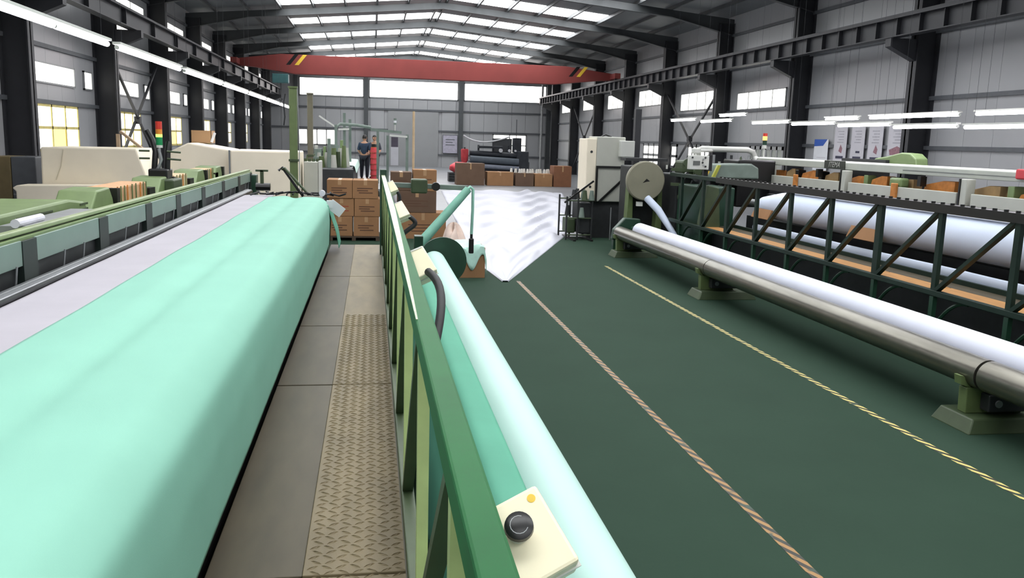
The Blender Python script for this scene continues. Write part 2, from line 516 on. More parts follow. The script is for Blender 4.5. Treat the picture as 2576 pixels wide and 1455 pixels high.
# right wall: glowing strips for wall reflections midway, low windows behind the machines
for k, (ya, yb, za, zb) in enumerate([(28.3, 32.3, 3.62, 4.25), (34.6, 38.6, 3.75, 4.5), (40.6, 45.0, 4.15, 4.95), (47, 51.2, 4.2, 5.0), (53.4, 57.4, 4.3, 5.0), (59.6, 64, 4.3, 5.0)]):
    window(XR, XR, ya, yb, za, zb, 'x', 4, 1, M_WIN, lab='glowing strip standing in for a reflection halfway up the poster wall', fw=0.02)
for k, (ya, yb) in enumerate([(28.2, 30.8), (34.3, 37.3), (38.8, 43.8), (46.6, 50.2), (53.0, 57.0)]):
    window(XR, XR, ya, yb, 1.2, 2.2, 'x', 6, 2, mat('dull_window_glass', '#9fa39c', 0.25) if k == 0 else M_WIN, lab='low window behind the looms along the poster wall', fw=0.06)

# cross braces between columns
def xbrace(x, ya, yb, za, zb, lab):
    t = thing('cross_brace', lab, 'brace')
    MB().bar((x, ya, za), (x, yb, zb), 0.07, 0.07).build('brace_bar', M_STEEL, t)
    MB().bar((x + 0.09, ya, zb), (x + 0.09, yb, za), 0.07, 0.07).build('brace_bar', M_STEEL, t)
    box('centre_plate', M_STEEL, x - 0.03, x + 0.14, (ya + yb) / 2 - 0.12, (ya + yb) / 2 + 0.12, (za + zb) / 2 - 0.12, (za + zb) / 2 + 0.12, t)
xbrace(-7.55, 27.0, 33.0, 0.6, 4.4, 'black crossed steel braces against the wall behind the signal tower')
xbrace(13.6, 33.4, 39.4, 0.5, 4.5, 'crossed steel braces on the poster wall behind the white control panel')
xbrace(13.6, 52.6, 58.6, 0.5, 4.6, 'crossed steel braces on the poster wall beside the tall white cabinet')

# overhead crane
cr = thing('overhead_crane', 'red overhead travelling crane bridge spanning the hall under the roof', 'crane')
yc = 46.4
poly = [(-6.9, 5.56), (-6.9, 5.86), (-4.6, 6.18), (10.2, 6.18), (13.0, 5.86), (13.0, 5.56), (12.0, 5.5), (9.6, 5.22), (-3.9, 5.22), (-5.9, 5.5)]
MB().prism(poly, 'y', yc - 0.25, yc + 0.25).build('bridge_girder', M_RED, cr, bev=0.02)
for x in (-6.72, 12.78):
    box('end_carriage', M_RED, x - 0.16, x + 0.16, yc - 1.2, yc + 1.2, 5.58, 5.86, cr, bev=0.02)
    for s_ in (-0.9, 0.9):
        MB().cyl((x - 0.06, yc + s_, 5.64), (x + 0.06, yc + s_, 5.64), 0.11, 16).build('wheel', M_STEEL, cr)
for x in (-4.3, 10.35):
    for k in range(2):
        MB().prism([(x + k * 0.42, 5.66), (x + k * 0.42 + 0.2, 5.66), (x + k * 0.42 + 0.62, 6.18), (x + k * 0.42 + 0.42, 6.18)], 'y', yc - 0.258, yc - 0.25).build('hazard_stripe', M_YELLOW if k else M_BLACK, cr)
box('hoist_trolley', mat('teal_hoist_paint', '#3f6a6c', 0.5), -5.0, -4.2, yc - 0.3, yc + 0.3, 4.75, 5.2, cr, bev=0.03)
MB().cyl((-4.6, yc, 4.1), (-4.6, yc, 4.75), 0.02, 8).build('hoist_rope', M_STEEL, cr)
MB().tube([(-4.6, yc, 4.12), (-4.6, yc, 4.02), (-4.53, yc, 3.95), (-4.6, yc, 3.88), (-4.68, yc, 3.94)], 0.03, 8).build('hook', M_STEEL, cr)

# ================================================================== TUBE LAMPS
def batten(y0, y1, x, z, lab, grp, n=2, r=0.026):
    t = thing('tube_lamp', lab, 'lamp', grp)
    box('tray', M_WHITE, x - 0.04, x + 0.04, y0, y1, z + 0.03, z + 0.055, t)
    L = (y1 - y0) / n
    for i in range(n):
        MB().cyl((x, y0 + L * i + 0.03, z), (x, y0 + L * (i + 1) - 0.03, z), r, 10).build('tube', M_TUBE, t)
        for e in (y0 + L * i + 0.02, y0 + L * (i + 1) - 0.02):
            MB().cyl((x, e - 0.015, z), (x, e + 0.015, z), r * 0.9, 8).build('tube_cap', M_WHITE, t)
    for e in (y0 + 0.2, y1 - 0.2):
        MB().cyl((x, e, z + 0.05), (x, e, roofz(x)), 0.002, 5).build('hanger', M_STEEL, t)
    return t
ordn = ['first', 'second', 'third', 'fourth', 'fifth', 'sixth', 'seventh', 'eighth']
for i, (a, b) in enumerate([(6.4, 9.4), (9.7, 12.7), (12.97, 16.0), (16.2, 19.15), (19.4, 22.3), (22.55, 25.45), (25.7, 28.7)]):
    batten(a, b, -2.6, 3.03, '%s fluorescent lamp from the front in the row above the cream boards' % ordn[i], 'lamp row above the near loom', 2)
for i, a in enumerate((-3.5, -0.2, 3.1)):  # row carried on out of view, added to brighten the near cloth
    batten(a, a + 3.0, -2.6, 3.03, ['added unseen lamp of the near loom row behind the viewer', 'added unseen lamp of the near loom row beside the viewer', 'added unseen lamp of the near loom row just outside the picture edge'][i], 'lamp row above the near loom', 2)
for i, a in enumerate((4.9, 6.6, 8.3)):  # unseen lamps carrying on both rows, added for more light on this side
    batten(a, a + 1.6, 8.5, 2.58, ['third', 'second', 'first'][i] + ' lamp outside the picture edge in the lower row over the white beam', 'lower lamp row over the posters loom', 1)
    batten(a, a + 1.6, 8.85, 2.79, ['third', 'second', 'first'][i] + ' lamp outside the picture edge in the upper row in front of the posters', 'upper lamp row over the posters loom', 1)
for i, (a, b) in enumerate([(10.0, 11.55), (11.68, 13.3), (13.38, 15.05), (15.16, 16.86), (16.98, 18.75), (19.9, 21.9), (22.3, 24.2)]):
    batten(a, b, 8.5, 2.58 + max(0, (a - 11)) * 0.028, '%s lamp from the picture edge in the lower row over the white beam' % ordn[i], 'lower lamp row over the posters loom', 1)
for i, (a, b) in enumerate([(10.4, 11.8), (12.15, 14.6), (14.95, 16.15)]):
    batten(a, b, 8.85, 2.79, '%s lamp from the picture edge in the upper row in front of the posters' % ordn[i], 'upper lamp row over the posters loom', 1)
batten(19.9, 21.5, 8.85, 2.98, 'short lone lamp in front of the crossed braces on the poster wall', 'upper lamp row over the posters loom', 1)

# ================================================================== NEAR LOOM AND ITS CLOTH
def profile_sheet(name, m, prof, ya, yb, ny, wav=0.0, parent=None, seed=1, solid=0.006):
    rnd = random.Random(seed)
    ph = [rnd.uniform(0, 6) for _ in range(6)]
    pts = []
    for i in range(len(prof) - 1):
        (xa, za), (xb, zb) = prof[i], prof[i + 1]
        k = max(1, int(math.hypot(xb - xa, zb - za) / 0.02))
        for j in range(k):
            t = j / k
            pts.append((xa + (xb - xa) * t, za + (zb - za) * t))
    pts.append(prof[-1])
    # smooth the profile corners
    for _ in range(6):
        pts = [pts[0]] + [((pts[i - 1][0] + 2 * pts[i][0] + pts[i + 1][0]) / 4, (pts[i - 1][1] + 2 * pts[i][1] + pts[i + 1][1]) / 4) for i in range(1, len(pts) - 1)] + [pts[-1]]
    n = len(pts) - 1
    def f(u, v):
        y = ya + (yb - ya) * u
        x, z = pts[int(round(v * n))]
        d = wav * (math.sin(y * 1.9 + ph[0] + x * 4) + 0.6 * math.sin(y * 4.3 + ph[1] - x * 9))
        return (x + d * 0.3 * v, y, z + d * (1 - v) * 0.6)
    return MB().grid(f, ny, n).build(name, m, parent, smooth=True, solid=solid)

mint = profile_sheet('woven_cloth', M_MINT, [(-1.46, 1.302), (-1.26, 1.322), (-1.19, 1.325), (-1.10, 1.283), (-0.98, 1.318), (-0.72, 1.31), (-0.60, 1.21), (-0.585, 1.0), (-0.60, 0.66)], 0.2, 12.75, 120, 0.004, seed=3)
tag(mint, 'mint green cloth drawn over the near loom table beside the walkway', 'cloth')
lav = profile_sheet('warp_sheet', M_LAV, [(-1.86, 1.29), (-1.6, 1.297), (-1.44, 1.297)], 1.5, 13.3, 60, 0.002, seed=5)
tag(lav, 'pale lavender grey sheet lying between mint cloth and black reed beam', 'cloth')

lo = thing('weaving_loom', 'long green and black weaving loom under the mint cloth', 'loom')
box('table_body', M_DARK, -1.9, -0.70, 0.3, 13.2, 0.0, 1.265, lo)
box('kick_panel', M_BLACK, -0.70, -0.645, 0.3, 13.0, 0.0, 0.9, lo)
box('edge_strip', M_BLACK, -1.90, -1.868, 1.5, 14.2, 1.27, 1.305, lo)
box('slide_rail', M_STEELB, -1.965, -1.908, 1.5, 14.4, 1.24, 1.305, lo, bev=0.008)
box('slide_rail', M_STEELB, -2.02, -1.98, 1.5, 14.6, 1.22, 1.30, lo, bev=0.008)
box('reed_backing', M_DARK, -2.2, -2.07, 3.0, 15.4, 0.6, 1.53, lo)
MB().bar((-2.1, 3.0, 1.575), (-2.1, 15.5, 1.565), 0.055, 0.03).build('reed_rail', mat('pale_sage_paint', '#8c9a70', 0.4), lo, bev=0.008)
box('reed_rail_shelf', M_LOOMG, -2.12, -2.05, 3.0, 15.5, 1.52, 1.548, lo)
posts = [4.35, 5.55, 7.02, 8.40, 9.65, 11.05, 12.5, 13.95, 15.3]
for y in posts:
    MB().prism([(-2.03, 1.53), (-2.03, 1.30), (-2.02, 1.22), (-2.09, 1.22), (-2.09, 1.53)], 'y', y - 0.12, y + 0.10).build('reed_bracket', mat('black_green_paint', '#182420', 0.5), lo)
for a, b in zip(posts[:-1], posts[1:]):
    box('cover_plate', M_PLATE, -2.05, -2.035, a + 0.10, b - 0.12, 1.385, 1.535, lo, bev=0.004)
    for y in (a + 0.55, a + 0.95):
        MB().cyl((-2.035, y, 1.27), (-2.02, y, 1.40), 0.006, 6).build('lift_wire', M_STEELB, lo)
box('rear_deck', M_LOOMG, -3.3, -2.2, 5.0, 15.4, 1.30, 1.42, lo)
# heald gear behind the reed rail
def casting(y, z0=1.42, s=1.12):
    poly = [(y - 0.45 * s, z0), (y - 0.22 * s, z0 + 0.2 * s), (y + 0.12 * s, z0 + 0.21 * s), (y + 0.2 * s, z0 + 0.12 * s), (y + 0.25 * s, z0)]
    MB().prism(poly, 'x', -2.78, -2.45).build('casting', M_LOOMG, lo, bev=0.015)
    box('clamp_block', M_BLACK, -2.8, -2.43, y + 0.27 * s, y + 0.36 * s, z0, z0 + 0.19 * s, lo)
for y in (8.55, 11.0, 13.2, 14.7):
    casting(y)
for (ya, yb, mm) in ((8.95, 10.15, M_YARNP), (11.4, 12.35, M_YARN), (13.6, 14.3, M_YARN)):
    box('yarn_bundle', mm, -2.76, -2.48, ya, yb, 1.42, 1.635, lo, bev=0.02)
    k = 0
    y = ya + 0.06
    while y < yb - 0.03:
        box('yarn_spacer', M_OLIVE if k % 3 else M_ORANGE, -2.475, -2.465, y, y + 0.012, 1.43, 1.64, lo)
        y += random.uniform(0.09, 0.2); k += 1
    box('clamp_block', M_BLACK, -2.75, -2.45, yb + 0.03, yb + 0.28, 1.42, 1.56, lo)
# nearest heavy green cover with slots, then a white shuttle tray
MB().prism([(5.4, 1.44), (5.5, 1.60), (7.6, 1.615), (8.0, 1.57), (8.1, 1.44)], 'x', -3.0, -2.46).build('gear_cover', M_LOOMG, lo, bev=0.02)
for z in (1.50, 1.545):
    box('cover_slot', M_DKOLIVE, -2.465, -2.455, 6.5, 7.2, z, z + 0.018, lo)
    box('cover_slot', M_DKOLIVE, -2.465, -2.455, 7.85, 8.05, z, z + 0.018, lo)
MB().prism([(-2.42, 1.55), (-2.2, 1.55), (-2.22, 1.42), (-2.40, 1.42)], 'y', 6.1, 7.5).build('shuttle_tray', M_GALV, lo)
MB().cyl((-2.3, 6.05, 1.57), (-2.3, 6.5, 1.57), 0.03, 12).build('shuttle_end', mat('white_plastic', '#dcdce6', 0.4), lo)
box('end_frame', M_DKGREEN, -2.3, -1.95, 15.3, 15.55, 0.0, 1.5, lo, bev=0.02)
box('end_lever', M_DKOLIVE, -1.75, -1.70, 14.2, 14.26, 1.3, 1.62, lo)
box('end_lever', M_DKOLIVE, -1.82, -1.63, 14.2, 14.26, 1.6, 1.63, lo)
MB().cyl((-1.82, 14.23, 1.36), (-1.6, 14.23, 1.36), 0.06, 12).build('lever_hub', M_BLACK, lo)
# tangle of hoses and fittings along the far edge of the cloth table
for k in range(7):
    x = -1.75 + k * 0.17
    pts = [(x + 0.05 * math.sin(j * 1.7 + k), 13.05 + 0.12 * math.sin(j + k * 2), 1.31 + 0.05 * abs(math.sin(j * 0.9 + k))) for j in range(6)]
    pts = [(px + j * 0.06, py, pz) for j, (px, py, pz) in enumerate(pts)]
    MB().tube(pts, 0.013, 6).build('hose', M_RUBBER, lo, smooth=True)
MB().tube([(-1.32, 13.3, 1.68), (-1.28, 13.25, 1.7), (-0.95, 13.05, 1.36), (-0.92, 13.05, 1.32)], 0.018, 8).build('end_handle', M_DKOLIVE, lo, smooth=True)
MB().tube([(-1.37, 13.3, 1.66), (-1.32, 13.32, 1.71), (-1.05, 13.1, 1.36), (-1.0, 13.1, 1.30)], 0.02, 8).build('end_handle', M_BLACK, lo, smooth=True)
MB().cyl((-0.72, 12.9, 1.36), (-0.72, 12.98, 1.36), 0.045, 14).build('end_knob', mat('white_plastic', '#dcdce6', 0.4), lo)

drape = profile_sheet('cloth_tail', M_MINTSHEET, [(-0.62, 1.22), (-0.57, 1.05), (-0.5, 0.85), (-0.46, 0.62)], 12.4, 13.2, 24, 0.03, seed=8)
tag(drape, 'dark mint cloth tail hanging at the far corner of the loom table', 'cloth')
nb = thing('notice_card', 'small white paper card fixed at the far corner of the mint cloth', 'card')
MB().bar((-0.60, 12.6, 1.24), (-0.42, 12.6, 1.10), 0.02, 0.15, up=(0, 0, 1)).build('card_sheet', M_PAPERW, nb)
box('card_clip', M_PAPERW, -0.64, -0.55, 12.58, 12.64, 1.17, 1.28, nb)

# signal tower on the loom
def signal(name, lab, x, y, z, h, lens, s=1.0):
    t = thing(name, lab, 'signal lamp')
    MB().cyl((x, y, z), (x, y, z + h), 0.014 * s, 8).build('mast', M_WHITE, t)
    MB().cyl((x, y, z), (x, y, z + 0.03), 0.04 * s, 12).build('foot', M_STEELB, t)
    zz = z + h
    for m_, hh, nm in lens:
        MB().cyl((x, y, zz), (x, y, zz + hh * s), 0.037 * s, 16).build(nm, m_, t, smooth=True)
        zz += hh * s
    return t
signal('signal_tower', 'red, yellow and green stacked signal lamp over the near loom', -2.55, 11.15, 1.63, 0.36,
       [(M_WHITE, 0.03, 'collar'), (M_LGRN, 0.09, 'green_lens'), (M_LLIME, 0.035, 'lime_lens'), (M_LAMB, 0.055, 'amber_lens'), (M_LRED, 0.09, 'red_lens')], 1.05)
hd = thing('dobby_head', 'black yarn feeder head with side rods below the red signal lamp', 'yarn feeder')
box('feeder_base', M_DKOLIVE, -2.75, -2.35, 10.9, 11.4, 1.40, 1.62, hd, bev=0.02)
box('feeder_block', M_BLACK, -2.66, -2.44, 11.0, 11.3, 1.62, 1.74, hd, bev=0.02)
MB().tube([(-2.62, 11.15, 1.72), (-2.60, 11.16, 1.95), (-2.64, 11.2, 2.08), (-2.70, 11.2, 2.2)], 0.035, 8).build('feeder_arm', M_BLACK, hd, smooth=True)
MB().tube([(-2.47, 11.15, 1.72), (-2.46, 11.16, 1.95), (-2.45, 11.2, 2.06)], 0.035, 8).build('feeder_arm', M_BLACK, hd, smooth=True)
for z in (1.86, 1.95):
    MB().cyl((-2.78, 11.12, z), (-2.66, 11.12, z), 0.012, 8).build('side_rod', M_DKOLIVE, hd)
    MB().cyl((-2.46, 11.12, z), (-2.30, 11.12, z - 0.01), 0.012, 8).build('side_rod', M_DKOLIVE, hd)
MB().tube([(-2.62, 11.1, 1.68), (-2.56, 11.1, 1.75), (-2.52, 11.1, 1.85), (-2.55, 11.1, 1.98)], 0.018, 8).build('feeder_hose', M_GALV, hd, smooth=True)

# ================================================================== WALKWAY
wk = thing('walkway', 'worn steel plate walkway between the mint cloth and the green lattice rail', 'walkway')
box('support_frame', M_DARK, -0.56, 0.12, 0.5, 13.4, 0.0, 0.53, wk)
seams = [0.4, 3.1, 5.7, 7.55, 10.3, 13.4]
for a, b in zip(seams[:-1], seams[1:]):
    box('smooth_plate', M_TREADD, -0.62, -0.26, a + 0.01, b - 0.01, 0.53, 0.55, wk, bev=0.004)  # darker tread copy; shading along the loom side is put into its colour
    box('chequer_plate', M_TREAD, -0.26, 0.14, a + 0.01, b - 0.01, 0.53, 0.552, wk, bev=0.004)
box('edge_angle', M_STEELB, 0.13, 0.155, 0.5, 13.3, 0.50, 0.60, wk)
m = MB()
def lozenge(mb, cx, cy, ang, L=0.052, w=0.015, h=0.005):
    c, s_ = math.cos(ang), math.sin(ang)
    P = lambda u, v, z: (cx + u * c - v * s_, cy + u * s_ + v * c, z)
    z0 = 0.552
    mb.add([P(-L / 2, 0, z0), P(0, -w / 2, z0), P(L / 2, 0, z0), P(0, w / 2, z0), P(-L / 4, 0, z0 + h), P(L / 4, 0, z0 + h)],
           [(0, 1, 5, 4), (1, 2, 5), (2, 3, 4, 5), (3, 0, 4)])
y = 2.2; row = 0
while y < 8.0:
    for k in range(7):
        x = -0.225 + k * 0.054
        lozenge(m, x + (0.0 if row % 2 else 0.012), y, math.radians(32 if (k + row) % 2 else -32))
    y += 0.042; row += 1
m.build('tread_lozenges', M_TREAD, wk, kind='stuff')

# ================================================================== NEAR LATTICE RAIL
def lattice(name, lab, x, ya, yb, z0, z1, pitch, mt, mp, md, mb_, w=0.06, first=None, k=1.0):
    t = thing(name, lab, 'lattice rail')
    MB().bar((x, ya, z1), (x, yb, z1), w, 0.07).build('top_chord', mt, t, bev=0.006)
    MB().bar((x, ya, z0), (x, yb, z0), w, 0.06).build('bottom_chord', mb_, t, bev=0.006)
    y = first if first else ya + 0.1
    ys = []
    while y < yb:
        ys.append(y); y += pitch
    for i, y in enumerate(ys):
        MB().bar((x, y, z0 + 0.03), (x, y, z1 - 0.035), 0.035 * k, 0.05 * k * (1.5 if k > 1 and i % 4 == 0 else 1), up=(0, 1, 0)).build('post', mp, t)
    for a, b in zip(ys[:-1], ys[1:]):
        MB().bar((x, b - 0.04, z0 + 0.03), (x, a + 0.04, z1 - 0.035), 0.03 * k, 0.045 * k, up=(1, 0, 0)).build('diagonal', md, t)
    return t
lr = lattice('lattice_girder', 'green lattice rail with pale lime posts beside the near walkway', 0.155, 0.85, 12.3, 0.66, 1.635, 1.08, M_GREEN, M_LIME, M_DKOLIVE, M_DKOLIVE, w=0.055, first=1.45)
MB().prism([(0.1285, 2.5), (0.134, 2.5), (0.15, 4.0), (0.172, 6.5), (0.178, 12.3), (0.1285, 12.3)], 'z', 1.6705, 1.673).build('worn_highlight_cap', mat('worn_highlight_paint', '#a9b092', 0.4, var=0.2, scale=12), lr)  # worn paint, with the pale highlight along the chord put into its colour
box('end_post', M_DKGREEN, 0.11, 0.20, 12.25, 12.4, 0.0, 1.75, lr, bev=0.01)

# control boxes on the rail
def control_box(lab, y, z, button, cable=None, s=1.0):
    t = thing('control_box', lab, 'control box', 'cream control boxes on the lattice rail')
    N = Vector((-0.12, -0.72, 0.68)).normalized()
    # frame of the tilted face
    right = Vector((1, 0, 0)); right = (right - N * right.dot(N)).normalized(); up = N.cross(right).normalized()
    a = math.radians(24)
    r2 = right * math.cos(a) + up * math.sin(a); u2 = up * math.cos(a) - right * math.sin(a)
    C = Vector((0.245 if button else 0.225, y, z))
    M4 = Matrix((r2, u2, N)).transposed().to_4x4(); M4.translation = C
    def put(mb, name, m_, par=t, bev=0, smooth=False):
        mb.v = [tuple(M4 @ Vector(v)) for v in mb.v]
        return mb.build(name, m_, par, bev=bev, smooth=smooth)
    w, h, d = 0.105 * s, 0.14 * s, 0.07 * s
    b = put(MB().box(-w / 2, w / 2, -h / 2, h / 2, -d, 0), 'case', M_CREAM, bev=0.006)
    put(MB().box(-w / 2 - 0.003, w / 2 + 0.003, -h / 2 - 0.003, h / 2 + 0.003, -d * 0.45, -d * 0.40), 'case_seam', M_WHITE)
    if button:
        bt = put(MB().cyl((-0.012, 0.012, 0), (-0.012, 0.012, 0.028), 0.017, 20), 'button_collar', M_WHITE, smooth=True)
        put(MB().tube([(-0.012, 0.012, 0.026), (-0.012, 0.012, 0.03), (-0.012, 0.012, 0.040), (-0.012, 0.012, 0.044)], 0.02, 24, rs=[0.020, 0.0235, 0.0225, 0.014]), 'button_cap', M_BLACK, smooth=True)
        ring = MB().tube([(-0.012 + 0.014 * math.cos(k * math.pi / 8), 0.012 + 0.014 * math.sin(k * math.pi / 8), 0.0435) for k in range(2, 15)], 0.0009, 6)
        put(ring, 'button_arrow', M_GALV)
        put(MB().cyl((0.034, 0.052, 0), (0.034, 0.052, 0.001), 0.007, 16), 'yellow_dot', M_YELLOW)
    else:
        put(MB().box(-w / 2 + 0.01, w / 2 - 0.01, h / 2 - 0.012, h / 2 - 0.004, 0, 0.003), 'case_lip', M_WHITE)
    MB().bar((0.19, y + 0.06, z - 0.07), (0.235, y + 0.06, z - 0.03), 0.05, 0.02).build('bracket', M_BLACK, t)
    if cable:
        MB().tube(cable, 0.017 * s, 10).build('cable', M_RUBBER, t, smooth=True)
    return t
def bez(p, n=14):
    p = [Vector(q) for q in p]
    o = []
    for i in range(n + 1):
        t = i / n
        o.append(p[0] * (1 - t) ** 3 + p[1] * 3 * t * (1 - t) ** 2 + p[2] * 3 * t * t * (1 - t) + p[3] * t ** 3)
    return o
control_box('cream control box with a black push button, closest to the viewer', 1.25, 1.585, True)
control_box('cream control box with a long black cable in front of the mint roll', 4.2, 1.60, False, bez([(0.27, 4.15, 1.56), (0.36, 3.95, 1.52), (0.30, 3.75, 1.40), (0.24, 3.55, 1.22)]), 1.18)
control_box('cream control box with a short bent cable beside the cartons', 7.3, 1.60, False, bez([(0.30, 7.3, 1.55), (0.44, 7.3, 1.47), (0.30, 7.3, 1.46), (0.25, 7.3, 1.38)]), 1.18)
control_box('smallest cream control box at the far end of the lattice rail', 10.6, 1.61, False, bez([(0.30, 10.6, 1.55), (0.36, 10.6, 1.48), (0.34, 10.6, 1.40), (0.25, 10.6, 1.34)]), 1.18)

# ================================================================== NEAR CLOTH ROLL
def roller_foot(parent_lab, x, y, xr, zr, r, grp, front=-1):
    t = thing('roller_stand', parent_lab, 'stand', grp)
    xa, xb = x, x + 0.9
    MB().add([(xa, y - 0.24, 0), (xb, y - 0.24, 0), (xb, y + 0.24, 0), (xa, y + 0.24, 0),
              (xa + 0.06, y - 0.2, 0.12), (xb - 0.06, y - 0.2, 0.12), (xb - 0.06, y + 0.2, 0.12), (xa + 0.06, y + 0.2, 0.12)],
             [(0, 3, 2, 1), (4, 5, 6, 7), (0, 1, 5, 4), (1, 2, 6, 5), (2, 3, 7, 6), (3, 0, 4, 7)]).build('base_casting', M_DKOLIVE, t, bev=0.012)
    MB().prism([(xa + 0.1, 0.12), (xa + 0.62, 0.12), (xr + 0.2, zr - r * 0.95), (xr - 0.10, zr - r * 0.95)], 'y', y - 0.05, y + 0.05).build('upright', M_OLIVE, t, bev=0.008)
    # two forked saddle cheeks cradle the roller
    for s_ in (-1, 1):
        MB().prism([(xr + s_ * r * 0.4, zr - r * 1.0), (xr + s_ * r * 1.15, zr - r * 0.75), (xr + s_ * r * 1.25, zr - r * 0.2), (xr + s_ * r * 1.03, zr - r * 0.2)], 'y', y - 0.04, y + 0.04).build('saddle_cheek', M_OLIVE, t)
    box('bearing_box', M_DARK, xa + 0.22, xa + 0.62, y - 0.16, y - 0.05, 0.16, 0.30, t, bev=0.01)
    MB().cyl((xa + 0.3, y - 0.175, 0.23), (xa + 0.3, y - 0.16, 0.23), 0.03, 12).build('bolt', M_STEELB, t)
    return t
rl = thing('cloth_roll', 'large pale mint cloth roll lying beside the green lattice rail', 'cloth roll')
MB().cyl((0.80, 0.2, 0.60), (0.80, 11.15, 0.60), 0.152, 48).build('wound_cloth', M_MINTROLL, rl, smooth=True)
MB().cyl((0.80, 0.1, 0.60), (0.80, 11.4, 0.60), 0.05, 16).build('shaft', M_STEELB, rl, smooth=True)
MB().cyl((0.92, 11.22, 0.61), (0.92, 11.27, 0.61), 0.315, 40).build('flange_disc', M_DKGREEN, rl, smooth=True)
sh = profile_sheet('feed_cloth', M_MINTSHEET, [(0.28, 0.20), (0.40, 0.52), (0.53, 0.71), (0.68, 0.685)], 0.4, 11.1, 80, 0.006, seed=11)
tag(sh, 'mint cloth sheet running from under the lattice rail up to the mint roll', 'cloth')
for i, y in enumerate((2.0, 6.2, 10.6)):
    roller_foot(['dark green roll stand under the near end of the mint roll', 'dark green roll stand under the middle of the mint roll', 'dark green roll stand under the far end of the mint roll'][i], 0.38, y, 0.80, 0.60, 0.152, 'stands under the mint roll')

# lever arm with hanging pendant at the far end of the mint roll
ar = thing('lever_arm', 'slanting mint green arm with a hanging black pendant beside the cartons', 'machine arm')
MB().cyl((0.66, 12.0, 0.74), (1.35, 12.25, 1.50), 0.07, 16, r2=0.055).build('slanted_tube', mat('arm_mint_paint', '#7ab39e', 0.5), ar, smooth=True)
MB().tube([(1.33, 12.25, 1.49), (1.38, 12.25, 1.535), (1.42, 12.25, 1.50), (1.42, 12.25, 1.2), (1.41, 12.25, 0.86)], 0.022, 10).build('hanging_rod', mat('pale_mint_paint', '#8fbfae', 0.5), ar, smooth=True)
box('pendant_handle', M_BLACK, 1.375, 1.445, 12.22, 12.28, 0.58, 0.80, ar, bev=0.015)
MB().cyl((1.41, 12.25, 0.80), (1.41, 12.25, 0.88), 0.02, 10).build('pendant_neck', M_BLACK, ar)
MB().bar((0.2, 12.5, 1.53), (1.36, 12.45, 1.505), 0.06, 0.07).build('cross_bar', M_FARGREEN, ar, bev=0.008)
MB().cyl((0.9, 12.44, 1.52), (0.9, 12.36, 1.52), 0.06, 14).build('cross_bar_knob', M_BLACK, ar)
box('bracket_block', M_DKOLIVE, 0.55, 0.78, 12.36, 12.60, 1.42, 1.62, ar, bev=0.02)
box('foot_post', M_DKGREEN, 0.58, 0.70, 11.9, 12.1, 0.0, 0.86, ar, bev=0.01)

# ================================================================== CARTONS
def carton(lab, x0, x1, y0, y1, z0, z1, grp, m=M_CARD, printed=True, tape=True, ink=M_INK):
    t = thing('carton', lab, 'carton', grp)
    g = 0.004
    b = box('body', m, x0 + g, x1 - g, y0, y1, z0 + 0.001, z1 - g, t, bev=0.008)
    cx = (x0 + x1) / 2
    if tape:
        box('parcel_tape', M_TAPE, cx - 0.035, cx + 0.035, y0 - 0.003, y0, z1 - (z1 - z0) * 0.28, z1 - g - 0.008, b)
        box('parcel_tape', M_TAPE, cx - 0.035, cx + 0.035, y0 + 0.01, y1 - 0.01, z1 - g, z1 - g + 0.0006, b)
    if printed:
        h = z1 - z0
        for k, (u0, u1, v) in enumerate(((0.18, 0.78, 0.52), (0.18, 0.6, 0.40), (0.25, 0.78, 0.28))):
            box('print_line', ink, x0 + (x1 - x0) * u0, x0 + (x1 - x0) * u1, y0 - 0.0015, y0, z0 + h * v, z0 + h * v + 0.022, b)
    return t
gA = 'brown cartons stacked at the end of the walkway'
pal = thing('pallet', 'dark wooden pallet under the carton stack at the walkway end', 'pallet')
for i in range(5):
    box('deck_board', mat('dark_pallet_wood', '#4b3d30', 0.8, var=0.2), -0.93, 0.17, 18.5 + i * 0.2, 18.64 + i * 0.2, 0.07, 0.10, pal)
for x in (-0.9, -0.42, 0.08):
    box('bearer', mat('dark_pallet_wood', '#4b3d30', 0.8, var=0.2), x, x + 0.08, 18.5, 19.44, 0.0, 0.07, pal)
rows = [(0.10, 0.52), (0.52, 0.90), (0.90, 1.29)]
nm_r = ['bottom', 'middle', 'top']
for j, (za, zb) in enumerate(rows):
    for i, (xa, xb) in enumerate(((-0.93, -0.40), (-0.40, 0.14))):
        dx = random.uniform(-0.012, 0.012) + (0.02 if j == 1 else 0)
        carton('brown carton in the %s row of the walkway-end stack, on the %s side' % (nm_r[j], ('mint cloth', 'lattice rail')[i]), xa + dx, xb + dx, 18.5 + random.uniform(0, 0.03), 19.3, za, zb, gA, ink=M_INKR if (i, j) == (0, 1) else M_INK)
gB = 'brown cartons stacked beyond the lattice rail'
carton('large brown carton at floor level behind the slanting mint arm', 0.60, 1.62, 19.0, 19.8, 0.0, 0.58, gB)
carton('brown carton in the middle of the stack behind the lattice rail', 0.55, 1.40, 19.0, 19.7, 0.58, 1.05, gB, M_CARDD)
carton('small topmost brown carton with torn top beyond the lattice rail', 0.88, 1.40, 19.0, 19.6, 1.05, 1.52, gB)
carton('dark topmost carton against the lattice rail', 0.40, 0.86, 19.05, 19.65, 1.05, 1.46, gB, M_CARDD)
carton('brown carton beside the green flange disc, half under mint cloth', 1.25, 1.80, 13.6, 14.2, 0.0, 0.50, gB, printed=False)
